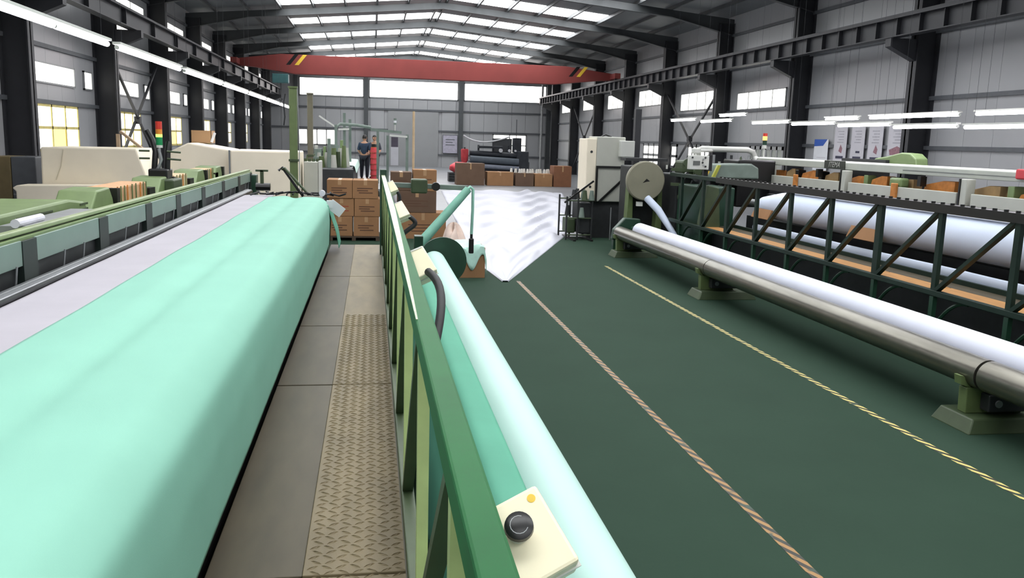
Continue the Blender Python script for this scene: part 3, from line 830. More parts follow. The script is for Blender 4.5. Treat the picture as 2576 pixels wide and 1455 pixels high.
def rag(u, v):
    x = 1.22 + 0.6 * u; y = 13.52 + 0.7 * v
    z = 0.515 + 0.03 * math.sin(u * 9 + v * 5) + 0.05 * math.exp(-((u - .4) ** 2 + (v - .5) ** 2) * 8)
    if v < 0.12:
        z -= (0.12 - v) * 2.2 * (0.6 + 0.8 * math.sin(u * 6 + 1) ** 2); y = 13.52 + 0.7 * 0.11 - 0.02
    if u > 0.93: z -= (u - 0.93) * 3.0
    return (x, y, z)
rg = MB().grid(rag, 40, 40).build('cloth_remnant', mat('pale_mint_cloth', '#bfe6d8', 0.7), None, smooth=True, solid=0.006)
tag(rg, 'crumpled pale mint cloth thrown over the carton beside the flange disc', 'cloth')
def heap(u, v):
    a = 2 * math.pi * u; r = 0.34 * v * (1 + 0.15 * math.sin(3 * a + 1))
    z = 0.72 * (1 - v ** 2.2) * (1 + 0.10 * math.sin(5 * a + 6 * v)) + 0.03 * math.sin(9 * a) * v * (1 - v)
    return (1.38 + r * math.cos(a), 14.75 + r * math.sin(a), max(0.006, z))
sg_ = MB().grid(heap, 40, 18).build('cloth_heap', mat('pink_white_cloth', '#d9c4b8', 0.8, var=0.1), None, smooth=True)
tag(sg_, 'crumpled pinkish waste cloth heaped behind the green flange disc', 'cloth')
gC = 'row of open cartons by the far loom'
for lab, a, b, h, mm in (('wide dark carton at the red-cloth end of the far carton row', 4.05, 5.42, 1.06, M_CARDD), ('low carton second from the red cloth in the far row', 5.55, 6.85, 0.67, M_CARD),
                         ('dark low carton in the middle of the far row under yarn cones', 6.95, 7.86, 0.64, M_CARDD), ('low carton under the cones second from the white cabinet', 7.92, 8.80, 0.62, M_CARD), ('tall reddish carton of the far row closest to the white cabinet', 8.86, 9.76, 1.03, mat('red_cardboard', '#7c5238', 0.8, var=0.08))):
    carton(lab, a, b, 42.0, 43.0, 0.0, h, gC, mm, printed=False)
for k in range(15):
    x = 6.75 + k * 0.14 + random.uniform(-0.03, 0.03); z = 0.645; y = 42.15 + (k % 3) * 0.2
    if 6.84 < x < 6.95: x = 7.0
    if x > 8.75: x = 8.74
    if x < 6.84: z = 0.672
    t = thing('yarn_cone', 'white yarn cone standing on the far carton row', 'yarn cone', 'white yarn cones on the far cartons')
    MB().cyl((x, y, z), (x, y, z + 0.2), 0.075, 12, r2=0.045).build('wound_yarn', mat('white_yarn', '#d4d2cc', 0.8), t, smooth=True)
    MB().cyl((x, y, z + 0.2), (x, y, z + 0.225), 0.018, 8).build('cone_tip', M_DARK, t)

# ================================================================== WHITE FILM AND GLARE ON THE FLOOR
PTS = [(2.12, 13.2), (4.42, 19.6), (8.2, 36.8), (2.9, 36.8), (2.1, 20.5), (1.95, 15.0)]
def film(u, v):
    # left and right edges of the film and glare patch as functions of v (front tip to far edge)
    def lerp(tab, t):
        for (ta, xa), (tb, xb) in zip(tab[:-1], tab[1:]):
            if t <= tb:
                return xa + (xb - xa) * (t - ta) / (tb - ta)
        return tab[-1][1]
    y = 13.2 + (36.8 - 13.2) * v
    xl = lerp([(0, 2.02), (0.1, 1.86), (0.3, 2.1), (1, 2.9)], v); xr = lerp([(0, 2.12), (0.27, 4.42), (0.5, 5.9), (1, 8.2)], v)
    x = xl + (xr - xl) * u
    w = 0.02 + 0.10 * max(0, math.sin(v * 46 + 3 * math.sin(u * 5) + 2 * math.sin(u * 13))) * min(1, v * 2.2) + 0.03 * math.sin(u * 22 + v * 30) * v
    e = min(1, min(u, 1 - u) * 10)
    return (x, y, 0.008 + max(0, w) * e)
fm = MB().grid(film, 50, 220).build('film_and_glare', M_FILM_GLARE, None, smooth=True, solid=0.003)  # far folds are film; the near white tip stands for floor glare
tag(fm, 'wrinkled white plastic film and painted glare on the floor at the end of the aisle', 'plastic film')

# ================================================================== FLOOR TAPE
for x, lab, ca, ye in ((2.29, 'orange and black striped floor tape closer to the mint roll', '#9a7442', 11.3), (4.19, 'yellow and black striped floor tape closer to the steel roller', '#cdbf72', 13.0)):
    o = MB().box(-0.03, 0.03, -0.5, ye, 0.0, 0.0015).build('floor_tape', striped('tape_' + ca[1:], ca, '#25251c', 6.5, 2.2), None, loc=(x, 2.0, 0.004))
    tag(o, lab, 'floor tape')

# ================================================================== FAR-SIDE MACHINE (posters side)
sr = thing('steel_roller', 'long brushed steel roller on green stands beside the striped tape', 'roller')
for a, b in ((0.5, 5.93), (5.96, 11.7), (11.72, 16.45)):
    MB().cyl((4.85, a, 0.46), (4.85, b, 0.46), 0.128, 40).build('roller_tube', M_STEELROLL, sr, smooth=True)
MB().cyl((4.85, 0.4, 0.46), (4.85, 16.6, 0.46), 0.04, 14).build('roller_shaft', M_STEELB, sr)
wr = thing('cloth_roll', 'long white cloth roll behind the steel roller', 'cloth roll')
MB().cyl((5.13, 0.5, 0.545), (5.13, 16.05, 0.545), 0.15, 48).build('wound_cloth', M_WHITEROLL, wr, smooth=True)
MB().cyl((5.13, 0.4, 0.545), (5.13, 16.5, 0.545), 0.045, 14).build('roll_shaft', M_DKGREEN, wr)
for i, y in enumerate((6.1, 11.9, 16.35)):
    roller_foot(['dark green stand under the steel roller, closest to the viewer', 'dark green stand under the middle of the steel roller', 'dark green stand under the far end of the steel roller'][i], 4.66, y, 4.85, 0.46, 0.13, 'stands under the steel roller')
eb = thing('end_bearing', 'dark green bearing housing at the far end of the white cloth roll', 'bearing')
MB().prism([(4.75, 0.3), (5.35, 0.3), (5.32, 0.72), (5.0, 0.74), (4.78, 0.5)], 'y', 16.62, 16.8).build('housing', M_DKGREEN, eb, bev=0.02)
box('housing_foot', M_DKGREEN, 4.78, 5.32, 16.64, 16.78, 0.0, 0.3, eb)

rt = lattice('lattice_girder', 'dark green lattice rail in front of the blue-white cloth roll', 5.9, 4.7, 16.6, 0.735, 1.635, 1.11, M_TRUSS, M_TRUSS, M_TRUSS, M_TRUSS, w=0.07, first=4.86, k=1.35)
m = MB(); y = 4.8
while y < 14.2:
    m.cyl((5.9, y, 1.67), (5.9, y, 1.695), 0.022, 8); y += 0.155
m.build('guide_studs', M_BLACK, rt, kind='stuff')
box('thread_guide', M_BLACK, 5.85, 5.98, 4.7, 14.2, 1.585, 1.675, rt)
y = 4.86
while y < 16.6:
    MB().bar((5.9, y, 0.70), (5.9, y, 0.0), 0.05, 0.06, up=(0, 1, 0)).build('leg', M_DKGREEN, rt)
    MB().tube(bez([(5.92, y - 0.05, 0.40), (5.92, y - 0.25, 0.66), (5.92, y - 0.4, 0.70), (5.92, y - 0.52, 0.70)], 8), 0.02, 6).build('leg_brace', M_DKGREEN, rt, smooth=True)
    y += 1.11
w2 = thing('walkway', 'timber and steel plank walkway behind the dark green lattice rail', 'walkway')
y = 4.7
for L in (1.6, 2.2, 1.15, 2.25, 2.2, 2.4):
    box('timber_plank', M_WOOD, 6.02, 6.32, y + 0.01, y + L - 0.02, 0.70, 0.735, w2, bev=0.004); y += L
box('steel_plate', M_TREADD, 6.34, 6.62, 4.7, 16.4, 0.70, 0.73, w2)
box('side_angle', M_TRUSS, 6.60, 6.64, 4.7, 16.4, 0.70, 0.785, w2)
box('support_frame', M_DARK, 6.3, 6.6, 4.7, 16.4, 0.0, 0.69, w2)

bg = thing('cloth_roll', 'thick blue-white cloth roll behind the dark green lattice rail', 'cloth roll')
MB().cyl((6.98, 4.3, 1.225), (6.98, 13.4, 1.225), 0.255, 56).build('wound_cloth', M_WHITECLOTH, bg, smooth=True)
MB().tube([(6.98, 13.4, 1.225), (6.98, 13.9, 1.215), (6.98, 14.6, 1.18)], 0.2, 40, rs=[0.255, 0.235, 0.16]).build('tapered_end', M_WHITECLOTH, bg, smooth=True)
MB().cyl((6.98, 4.2, 1.22), (6.98, 15.2, 1.2), 0.06, 14).build('shaft', M_STEELB, bg)
box('press_bar', M_WHITE, 6.83, 6.9, 4.3, 13.6, 1.478, 1.50, bg)
lowc = profile_sheet('lower_cloth', M_WHITECLOTH, [(6.70, 0.875), (6.67, 0.84), (6.69, 0.75), (6.75, 0.5)], 4.3, 14.4, 60, 0.004, seed=21)
tag(lowc, 'blue-white cloth band hanging under the thick cloth roll', 'cloth')
for (ya, yb, lab) in ((10.55, 11.25, 'brown cardboard piece stuck under the blue-white roll, nearer one'), (13.75, 14.4, 'brown cardboard piece stuck under the blue-white roll, farther one')):
    o = MB().prism([(6.655, 0.99), (6.63, 1.00), (6.70, 1.16), (6.73, 1.15)], 'y', ya, yb).build('cardboard_piece', M_CARD, None)
    tag(o, lab, 'cardboard')

lm = thing('weaving_loom', 'large loom with long white beam along the poster wall side', 'loom')
box('loom_bed', M_DARK, 7.1, 8.9, 4.5, 15.6, 0.0, 0.92, lm)
box('breast_wall', M_BLACK, 7.28, 7.4, 4.5, 15.2, 0.9, 1.36, lm)
box('rear_bed', M_DARK, 7.9, 8.9, 4.5, 16.4, 0.9, 1.5, lm)
MB().prism([(8.17, 1.865), (8.42, 1.865), (8.44, 1.96), (8.40, 2.01), (8.2, 2.01), (8.16, 1.985)], 'y', 4.5, 17.6).build('top_beam', mat('beam_grey_white', '#b9bcb2', 0.5, var=0.04), lm, bev=0.01)
box('top_beam_seam', M_STEELB, 8.155, 8.165, 4.5, 12.4, 1.925, 1.93, lm)
for a, b in ((4.6, 7.2), (7.3, 10.6), (10.9, 13.7), (14.0, 16.6)):
    box('white_panel', M_WHITEG, 8.02, 8.08, a, b, 1.47, 1.665, lm, bev=0.008)
for y in (7.25, 10.75, 13.85, 16.7):
    box('panel_post', M_WHITEG, 8.0, 8.14, y - 0.07, y + 0.05, 1.45, 1.86, lm, bev=0.01)
    box('panel_gap', M_BLACK, 7.99, 8.01, y + 0.05, y + 0.08, 1.45, 1.86, lm)
random.seed(4)
y = 5.0
while y < 17.0:
    L = random.uniform(0.35, 0.8)
    z1_ = random.uniform(1.76, 1.84)
    MB().prism([(y, 1.60), (y + L, 1.60), (y + L * 0.9, z1_ - 0.07), (y + L * 0.35, z1_), (y, z1_)], 'x', 8.24, 8.4).build('wooden_shaft_block', M_ORANGE if random.random() < 0.65 else mat('tan_wood_block', '#a08258', 0.6, var=0.2), lm, bev=0.008)
    if random.random() < 0.5:
        box('clamp_block', M_BLACK if random.random() < 0.6 else M_LOOMG, 8.2, 8.36, y + L + 0.02, y + L + 0.14, 1.62, 1.8, lm, bev=0.01)
    y += L + random.uniform(0.15, 0.35)
for y in (15.55, 12.35, 9.2):
    box('wooden_strut', M_ORANGE, 7.98, 8.02, y - 0.09, y + 0.05, 1.42, 1.72, lm, bev=0.01)
for y in (14.95, 11.9):
    box('cable_bracket', M_BLACK, 8.1, 8.2, y - 0.06, y + 0.02, 1.70, 1.85, lm)
box('green_bracket', M_LOOMG, 8.04, 8.2, 12.25, 12.55, 1.66, 1.80, lm, bev=0.03)
box('beam_end_cap', M_REDCLOTH, 8.12, 8.2, 9.55, 9.95, 1.90, 2.03, lm, bev=0.02)
# name plate
plate = box('name_plate', M_SIGN, 8.15, 8.162, 14.08, 14.78, 1.868, 2.012, lm)
fc = bpy.data.curves.new('letters', 'FONT'); fc.body = 'ITEMA'; fc.size = 0.135; fc.shear = 0.25; fc.extrude = 0.002; fc.align_x = 'CENTER'; fc.align_y = 'CENTER'
fo = bpy.data.objects.new('plate_lettering', fc); COL.objects.link(fo); fo.parent = plate
fo.location = (8.146, 14.43, 1.94); fo.rotation_euler = (math.pi / 2, 0, -math.pi / 2)
bpy.context.view_layer.update()
tm = bpy.data.meshes.new_from_object(fo.evaluated_get(bpy.context.evaluated_depsgraph_get()))
tm.materials.clear(); tm.materials.append(mat('plate_lettering_grey', '#a9a9a2', 0.5))
fo2 = bpy.data.objects.new('plate_lettering', tm); COL.objects.link(fo2); fo2.parent = plate
fo2.location = fo.location; fo2.rotation_euler = fo.rotation_euler
bpy.data.objects.remove(fo); fo2.name = 'plate_lettering'
# green hump and rear covers
MB().prism([(12.75, 1.9), (12.8, 2.10), (12.95, 2.18), (13.2, 2.19), (13.6, 2.12), (13.95, 2.08), (14.0, 1.9)], 'x', 8.62, 8.85).build('green_cover', M_LOOMG, lm, bev=0.02)
box('rear_rail', M_DARK, 8.55, 8.65, 13.5, 14.9, 1.5, 2.06, lm)
MB().prism([(6.72, 1.58), (6.8, 1.86), (7.45, 1.88), (7.6, 1.80), (7.62, 1.58)], 'y', 16.3, 16.9).build('gearbox_cover', M_FARGREEN, lm, bev=0.03)
MB().prism([(6.6, 1.56), (6.72, 1.84), (6.78, 1.84), (6.66, 1.56)], 'y', 16.25, 16.32).build('gearbox_edge', mat('lime_yellow_paint', '#a7a83c', 0.5), lm)
MB().bar((6.45, 16.2, 1.6), (6.55, 16.2, 1.80), 0.02, 0.04).build('yellow_lever', M_YELLOW, lm)
# end gearing
box('end_housing', M_DKGREEN, 6.05, 6.7, 15.3, 16.6, 0.0, 1.45, lm, bev=0.03)
MB().prism([(5.95, 0.7), (6.35, 0.7), (6.28, 1.45), (6.06, 1.5)], 'y', 15.05, 15.25).build('end_casting', M_DKOLIVE, lm, bev=0.02)
random.seed(12)
for k in range(16):
    x = random.uniform(6.1, 6.9); y = random.uniform(16.3, 17.0); z = random.uniform(1.0, 1.95)
    r = random.uniform(0.04, 0.11)
    MB().cyl((x, y, z), (x, y + random.uniform(0.05, 0.16), z), r, 16).build('gear_wheel', random.choice([M_DARK, M_DKOLIVE, M_BLACK]), lm, smooth=True)
for k in range(10):
    x = random.uniform(6.2, 7.9); z = random.uniform(1.45, 1.98)
    p0 = (x, 16.9, 1.2); p1 = (x + random.uniform(-0.2, 0.2), 16.9, z)
    MB().tube(bez([p0, (x, 16.8, 1.6), (p1[0] + 0.1, 16.9, z + 0.15), p1], 8), 0.02, 6).build('pipe', random.choice([M_DARK, M_BLACK, M_DKOLIVE]), lm, smooth=True)
for z in (1.62, 1.72, 1.42):
    MB().bar((6.0, 16.9, z), (6.9, 16.9, z - 0.02), 0.05, 0.06).build('cross_rail', M_DKOLIVE, lm)
box('gear_case', M_DARK, 6.15, 7.2, 17.0, 18.0, 0.0, 1.62, lm, bev=0.03)
box('gear_case', M_DKOLIVE, 6.3, 6.9, 17.05, 17.6, 1.62, 1.9, lm, bev=0.05)
box('mid_block', M_BLACK, 7.3, 8.1, 16.6, 17.4, 1.0, 1.95, lm, bev=0.03)
for k in range(9):
    x = 7.0 + k * 0.13
    MB().cyl((x, 17.5, 1.5), (x, 17.5, 1.96 + 0.08 * math.sin(k * 2.1)), 0.03, 8).build('heald_rod', random.choice([M_GALV, M_DARK, M_WHITEG]), lm)
MB().tube([(6.95, 18.0, 2.02), (6.98, 18.0, 2.12), (7.05, 18.0, 2.145), (8.1, 18.0, 2.145), (8.22, 18.0, 2.10), (8.28, 18.0, 1.98), (8.28, 17.8, 1.93)], 0.062, 12).build('bent_white_arm', M_WHITE, lm, smooth=True)
box('arm_post', M_WHITEG, 6.9, 7.0, 17.9, 18.1, 0.0, 2.05, lm)

cpn = thing('control_console', 'white control console with small screen above the loom end', 'console')
box('panel_case', M_WHITE, 5.77, 6.15, 15.3, 15.42, 1.77, 2.03, cpn, bev=0.012)
box('panel_side', M_BLACK, 6.15, 6.21, 15.3, 15.45, 1.75, 2.04, cpn)
box('screen', mat('dark_screen', '#5c5f5c', 0.3), 5.84, 5.97, 15.292, 15.3, 1.85, 1.93, cpn)
for (x, z, mm) in ((5.82, 1.99, M_DARK), (6.03, 1.96, M_GALV), (6.07, 1.99, M_DARK), (6.04, 1.85, M_GALV), (6.08, 1.83, M_BLACK), (6.02, 1.90, M_DARK)):
    MB().cyl((x, 15.285, z), (x, 15.3, z), 0.017, 12).build('panel_button', mm, cpn)
MB().tube([(5.9, 15.38, 2.03), (5.9, 15.38, 2.1), (6.02, 15.38, 2.12), (6.3, 15.6, 2.12)], 0.03, 10).build('panel_arm', M_WHITE, cpn, smooth=True)
box('panel_bracket', M_WHITE, 5.84, 6.0, 15.34, 15.44, 2.06, 2.16, cpn, bev=0.02)
box('console_post', M_DARK, 6.12, 6.2, 15.45, 15.55, 1.45, 1.9, cpn)
signal('signal_tower', 'signal lamp with glowing amber top above the white bent arm', 8.3, 17.62, 1.965, 0.22, [(M_WHITE, 0.06, 'collar'), (M_DKGREEN, 0.08, 'green_lens'), (M_LAMBON, 0.07, 'amber_lens'), (M_LRED, 0.05, 'red_lens')], 1.25)

# winding drum
wd = thing('winding_drum', 'grey disc-ended winding drum on green posts', 'winding drum')
MB().cyl((5.55, 17.2, 1.46), (5.55, 17.55, 1.46), 0.30, 48).build('drum', M_DARK, wd, smooth=True)
MB().tube([(5.55, 17.13, 1.46), (5.55, 17.15, 1.46), (5.55, 17.24, 1.46)], 0.4, 56, rs=[0.385, 0.405, 0.405]).build('end_disc', M_DISC, wd, smooth=True)
MB().prism([(5.49, 1.43), (5.56, 1.51), (5.63, 1.46), (5.57, 1.455)], 'y', 17.12, 17.128).build('disc_slot', M_BLACK, wd)
for x in (5.30, 5.93):
    MB().prism([(x - 0.07, 0.0), (x + 0.09, 0.0), (x + 0.05, 1.5), (x - 0.03, 1.5)], 'y', 17.35, 17.6).build('drum_post', M_OLIVE, wd, bev=0.01)
box('drum_gearbox', M_DARK, 5.36, 6.0, 17.65, 18.4, 0.0, 1.75, wd, bev=0.03)
box('top_frame', M_DARK, 5.15, 6.05, 17.3, 17.7, 1.86, 1.92, wd)
MB().cyl((5.95, 17.05, 1.72), (5.95, 17.05, 1.80), 0.02, 8).build('frame_pin', M_WHITE, wd)
box('junction_box', M_WHITE, 5.40, 5.52, 17.18, 17.26, 0.94, 1.03, wd)
fcx = MB().tube([(5.55, 17.0, 1.12), (5.72, 16.75, 0.9), (5.9, 16.4, 0.52), (5.95, 16.3, 0.42)], 0.07, 16, rs=[0.075, 0.075, 0.06, 0.05]).build('folded_cloth_strip', M_WHITECLOTH, None, smooth=True)
tag(fcx, 'folded blue-white cloth strip slanting down from the grey disc', 'cloth')

# tall white cabinet
cb = thing('electrical_cabinet', 'tall white electrical cabinet beside the grey disc drum', 'cabinet')
box('body', M_WHITEG, 5.10, 5.78, 19.5, 20.3, 0.86, 2.35, cb, bev=0.02)
box('side_door', M_CREAMB, 4.87, 5.10, 19.5, 20.3, 0.9, 2.30, cb, bev=0.015)
for z in (2.0, 1.2):
    MB().cyl((4.98, 19.49, z), (4.98, 19.5, z), 0.03, 10).build('door_lock', M_DARK, cb)
box('upper_box', M_WHITE, 5.62, 5.96, 19.35, 19.8, 1.90, 2.27, cb, bev=0.015)
MB().bar((5.12, 19.47, 0.86), (5.12, 19.47, 1.66), 0.04, 0.05).build('guard_bar', M_BLACK, cb)
MB().bar((5.10, 19.47, 1.66), (5.78, 19.47, 1.66), 0.04, 0.05).build('guard_bar', M_BLACK, cb)
MB().bar((5.20, 19.46, 0.86), (5.78, 19.46, 1.42), 0.04, 0.05).build('guard_bar', M_BLACK, cb)
box('cabinet_base', M_DARK, 5.0, 5.8, 19.6, 20.3, 0.0, 0.86, cb)
MB().tube([(5.3, 19.9, 2.35), (5.4, 19.9, 2.4), (5.55, 19.9, 2.35)], 0.02, 8).build('top_cable', M_BLACK, cb)
box('dark_pillar', M_STEEL, 6.02, 6.16, 19.6, 19.75, 0.0, 3.0, cb)

tr = thing('yarn_trolley', 'dark metal yarn rack on feet beside the white cabinet', 'rack')
for x in (4.36, 4.62, 4.95):
    for y in (19.1, 19.9):
        MB().cyl((x, y, 0.0), (x, y, 1.0 - (x - 4.3) * 0.15), 0.022, 8).build('rack_post', M_DARK, tr)
for z in (0.12, 0.5, 0.9):
    for y in (19.1, 19.9):
        MB().cyl((4.34, y, z), (4.97, y, z), 0.016, 8).build('rack_rail', M_DKOLIVE, tr)
MB().bar((4.30, 19.1, 0.85), (4.96, 19.1, 1.35), 0.03, 0.04).build('rack_strut', M_BLACK, tr)
for k in range(10):
    x = random.uniform(4.45, 4.95); z = random.choice([0.53, 0.92, 0.15])
    MB().cyl((x, 19.0 + (k % 4) * 0.25, z), (x, 19.0 + (k % 4) * 0.25, z + 0.22), 0.07, 12, r2=0.04).build('bobbin', random.choice([M_DARK, M_DKOLIVE, M_FARGREEN]), tr, smooth=True)
box('rack_body', M_DARK, 4.66, 4.93, 19.15, 19.85, 0.14, 0.86, tr, bev=0.03)
box('rack_body', M_DKOLIVE, 4.42, 4.62, 19.3, 19.8, 0.14, 0.48, tr, bev=0.03)
for x in (4.5, 4.9):
    MB().bar((x, 18.8, 0.02), (x, 20.0, 0.02), 0.06, 0.04).build('rack_foot', M_BLACK, tr)
MB().cyl((5.42, 19.2, 0.0), (5.42, 19.2, 0.75), 0.012, 8).build('pale_rod', M_GALV, tr)

# posters on the wall
def poster(lab, y0, y1, z0, z1, header=None, mark=None, foot=True, m=M_PAPER):
    x = XR - 0.08
    t = thing('poster', lab, 'poster', 'posters on the side wall')
    box('sheet', m, x - 0.01, x, y0, y1, z0, z1, t)
    if header:
        MB().prism([(y0 + 0.06, z1), (y1, z1), (y1, z1 - 0.22), (y0 + 0.3, z1 - 0.2)], 'x', x - 0.013, x - 0.01).build('header_print', header, t)
        for k in range(4):
            box('text_line', M_PAPER, x - 0.012, x - 0.01, y0 + 0.1, y1 - 0.1 - 0.1 * (k % 2), z0 + 0.12 + k * 0.09, z0 + 0.15 + k * 0.09, t)
    L = y1 - y0
    if mark == 'red':
        MB().prism([(y0 + L * .35, z0 + 0.36), (y0 + L * .6, z0 + 0.42), (y0 + L * .45, z0 + 0.62), (y0 + L * .3, z0 + 0.5)], 'x', x - 0.013, x - 0.01).build('picture_print', M_REDINK, t)
    elif mark == 'navy':
        box('picture_print', M_NAVYINK, x - 0.013, x - 0.01, y0 + L * .3, y0 + L * .6, z0 + 0.38, z0 + 0.44, t)
    elif mark == 'wide':
        MB().prism([(y0 + L * .15, z0 + 0.36), (y0 + L * .85, z0 + 0.36), (y0 + L * .9, z0 + 0.5), (y0 + L * .5, z0 + 0.6), (y0 + L * .1, z0 + 0.48)], 'x', x - 0.013, x - 0.01).build('picture_print', M_REDINK, t)
    if foot:
        box('caption_bar', M_NAVYINK, x - 0.013, x - 0.01, y0 + L * .2, y1 - L * .2, z0 + 0.2, z0 + 0.28, t)
    if mark:
        for k in range(5):
            box('text_line', mat('grey_print', '#a5a3ab', 0.6), x - 0.012, x - 0.01, y0 + L * .25, y1 - L * (.25 + .1 * (k % 2)), z1 - 0.16 - k * 0.08, z1 - 0.13 - k * 0.08, t)
poster('white poster with a blue header on the side wall', 25.1, 25.95, 1.55, 2.52, M_BLUEH, None, False, M_PAPERW)
poster('grey poster with a small red mark next to the blue-header poster', 24.05, 24.75, 1.75, 2.9, None, 'red')
poster('grey poster with a small navy mark, second beside the blue-header poster', 23.1, 23.8, 1.75, 2.9, None, 'navy')
poster('grey poster with a pale red mark, second from the dark column', 22.2, 22.9, 1.75, 2.9, None, 'red')
poster('grey poster with a wide dark red picture next to the dark column', 21.05, 21.95, 1.75, 2.9, None, 'wide')

# ================================================================== BEHIND THE NEAR LOOM
def board(name, lab, poly, ya, yb, cat='board', m=M_CREAMB, grp='cream boards behind the near loom'):
    o = MB().prism(poly, 'y', ya, yb).build(name, m, None, bev=0.02)
    return tag(o, lab, cat, grp)
pb = thing('covered_stack', 'tall cream cloth-covered stack under the curtained window', 'covered stack', 'cream covered stacks behind the near loom')
MB().prism([(-5.98, 0.0), (-5.95, 1.84), (-4.30, 1.85), (-4.12, 1.3), (-4.12, 0.0)], 'y', 17.0, 18.4).build('cover', M_CREAMB, pb, bev=0.03)
MB().prism([(-6.22, 0.0), (-6.22, 1.06), (-6.28, 1.12), (-6.2, 1.17), (-4.6, 1.2), (-4.6, 0.0)], 'y', 16.5, 16.99).build('lower_step', M_CREAMB, pb, bev=0.02)
MB().tube([(-5.55, 16.97, 1.8), (-5.6, 16.97, 1.5), (-5.7, 16.97, 1.25)], 0.008, 6).build('seam_cord', mat('cover_seam', '#cfc5ae', 0.8), pb)
pc = thing('covered_stack', 'wide cream cloth-covered stack between signal tower and olive post', 'covered stack', 'cream covered stacks behind the near loom')
MB().prism([(-3.85, 0.0), (-3.85, 1.80), (-3.5, 1.98), (-2.72, 1.86), (-2.72, 0.0)], 'y', 17.6, 18.9).build('cover', M_CREAMB, pc, bev=0.03)
box('cover', M_CREAMB, -2.70, -1.42, 17.4, 18.8, 0.0, 1.865, pc, bev=0.03)
box('cover_edge', M_STEELB, -2.72, -2.69, 17.38, 17.42, 0.4, 1.86, pc)
ob = thing('open_carton', 'open tan carton on the covered stack behind the signal tower', 'carton')
for a in (('wall', -3.62, -3.22, 18.5, 18.51), ('wall', -3.62, -3.22, 18.9, 18.91), ('wall', -3.62, -3.61, 18.5, 18.9), ('wall', -3.23, -3.22, 18.5, 18.9)):
    box('carton_wall', M_TAPE, a[1], a[2], a[3], a[4], 1.98, 2.22, ob)
box('carton_bottom', M_TAPE, -3.62, -3.22, 18.5, 18.9, 1.97, 1.985, ob)
MB().bar((-3.22, 18.5, 1.99), (-3.15, 18.5, 2.18), 0.02, 0.05).build('carton_flap', M_PAPERW, ob)
tc_ = thing('cupboard', 'brown and grey storage cupboard beside the first dark column', 'cupboard')
box('body', M_BROWNCAB, -7.2, -6.85, 18.0, 18.8, 0.0, 1.62, tc_, bev=0.015)
box('door', M_GIRT, -6.84, -6.4, 18.0, 18.8, 0.0, 1.62, tc_, bev=0.015)
MB().cyl((-6.8, 17.98, 0.9), (-6.8, 18.0, 0.9), 0.02, 10).build('door_knob', M_STEELB, tc_)
wp = thing('timber_offcuts', 'two leaning pale timber pieces below the first wall column', 'timber')
MB().bar((-5.2, 19.2, 1.0), (-5.2, 19.2, 2.1), 0.07, 0.05).build('timber_piece', mat('pale_timber', '#bfa78a', 0.7), wp)
MB().bar((-4.6, 19.0, 1.75), (-5.15, 19.2, 2.15), 0.05, 0.05).build('timber_piece', mat('pale_timber', '#bfa78a', 0.7), wp)
MB().bar((-5.2, 19.2, 0.0), (-5.2, 19.2, 1.0), 0.07, 0.05).build('timber_piece', mat('pale_timber', '#bfa78a', 0.7), wp)

# olive gantry posts
for (x, y, w, h, lab, mm) in ((-1.38, 16.0, 0.135, 3.0, 'thick olive post at the far end of the near loom', M_OLIVE), (-1.36, 20.0, 0.12, 3.08, 'thinner brown-olive post behind the thick olive post', mat('brown_olive_paint', '#6d6a58', 0.5))):
    t = thing('gantry_post', lab, 'post')
    box('shaft', mm, x - w / 2, x + w / 2, y - w / 2, y + w / 2, 0.0, h, t, bev=0.01)
    box('foot_plate', mm, x - w, x + w, y - w, y + w, 0.0, 0.03, t)
    box('collar', M_DKOLIVE, x - w * 0.62, x + w * 0.62, y - w * 0.62, y + w * 0.62, 1.72, 1.76, t)
    box('cap', mm, x - w * 0.6, x + w * 0.6, y - w * 0.6, y + w * 0.6, h, h + 0.03, t)
pl = thing('lamp_cable', 'thin pale lamp cable hanging beside the thick olive post', 'cable')
MB().tube([(-1.52, 16.05, 2.9), (-1.55, 16.05, 2.75), (-1.53, 16.05, 2.5), (-1.55, 16.05, 2.35)], 0.012, 6).build('cable_run', M_DARK, pl)
MB().tube([(-1.30, 15.95, 3.0), (-1.28, 15.95, 2.0), (-1.28, 15.95, 1.2)], 0.008, 6).build('cable_run', M_GALV, pl)
wc = thing('small_cabinet', 'narrow white cabinet next to the thick olive post', 'cabinet')
box('body', M_WHITEG, -1.36, -1.08, 18.0, 18.5, 0.0, 1.66, wc, bev=0.015)
box('side_panel', M_WHITE, -1.075, -1.02, 18.0, 18.5, 0.0, 1.68, wc, bev=0.01)
for k in range(4):
    MB().cyl((-1.34 + k * 0.08, 18.2, 1.66), (-1.34 + k * 0.08, 18.2, 1.72), 0.03, 10).build('top_fitting', M_DKOLIVE, wc)
pt = thing('wooden_pole', 'tall tan wooden pole standing behind the topmost cartons', 'pole')
MB().cyl((0.95, 20.4, 0.0), (0.95, 20.4, 2.8), 0.028, 12).build('pole_shaft', mat('tan_pole', '#c0a988', 0.7), pt, smooth=True)
box('pole_foot', M_CARDD, 0.85, 1.05, 20.3, 20.5, 0.0, 0.06, pt)

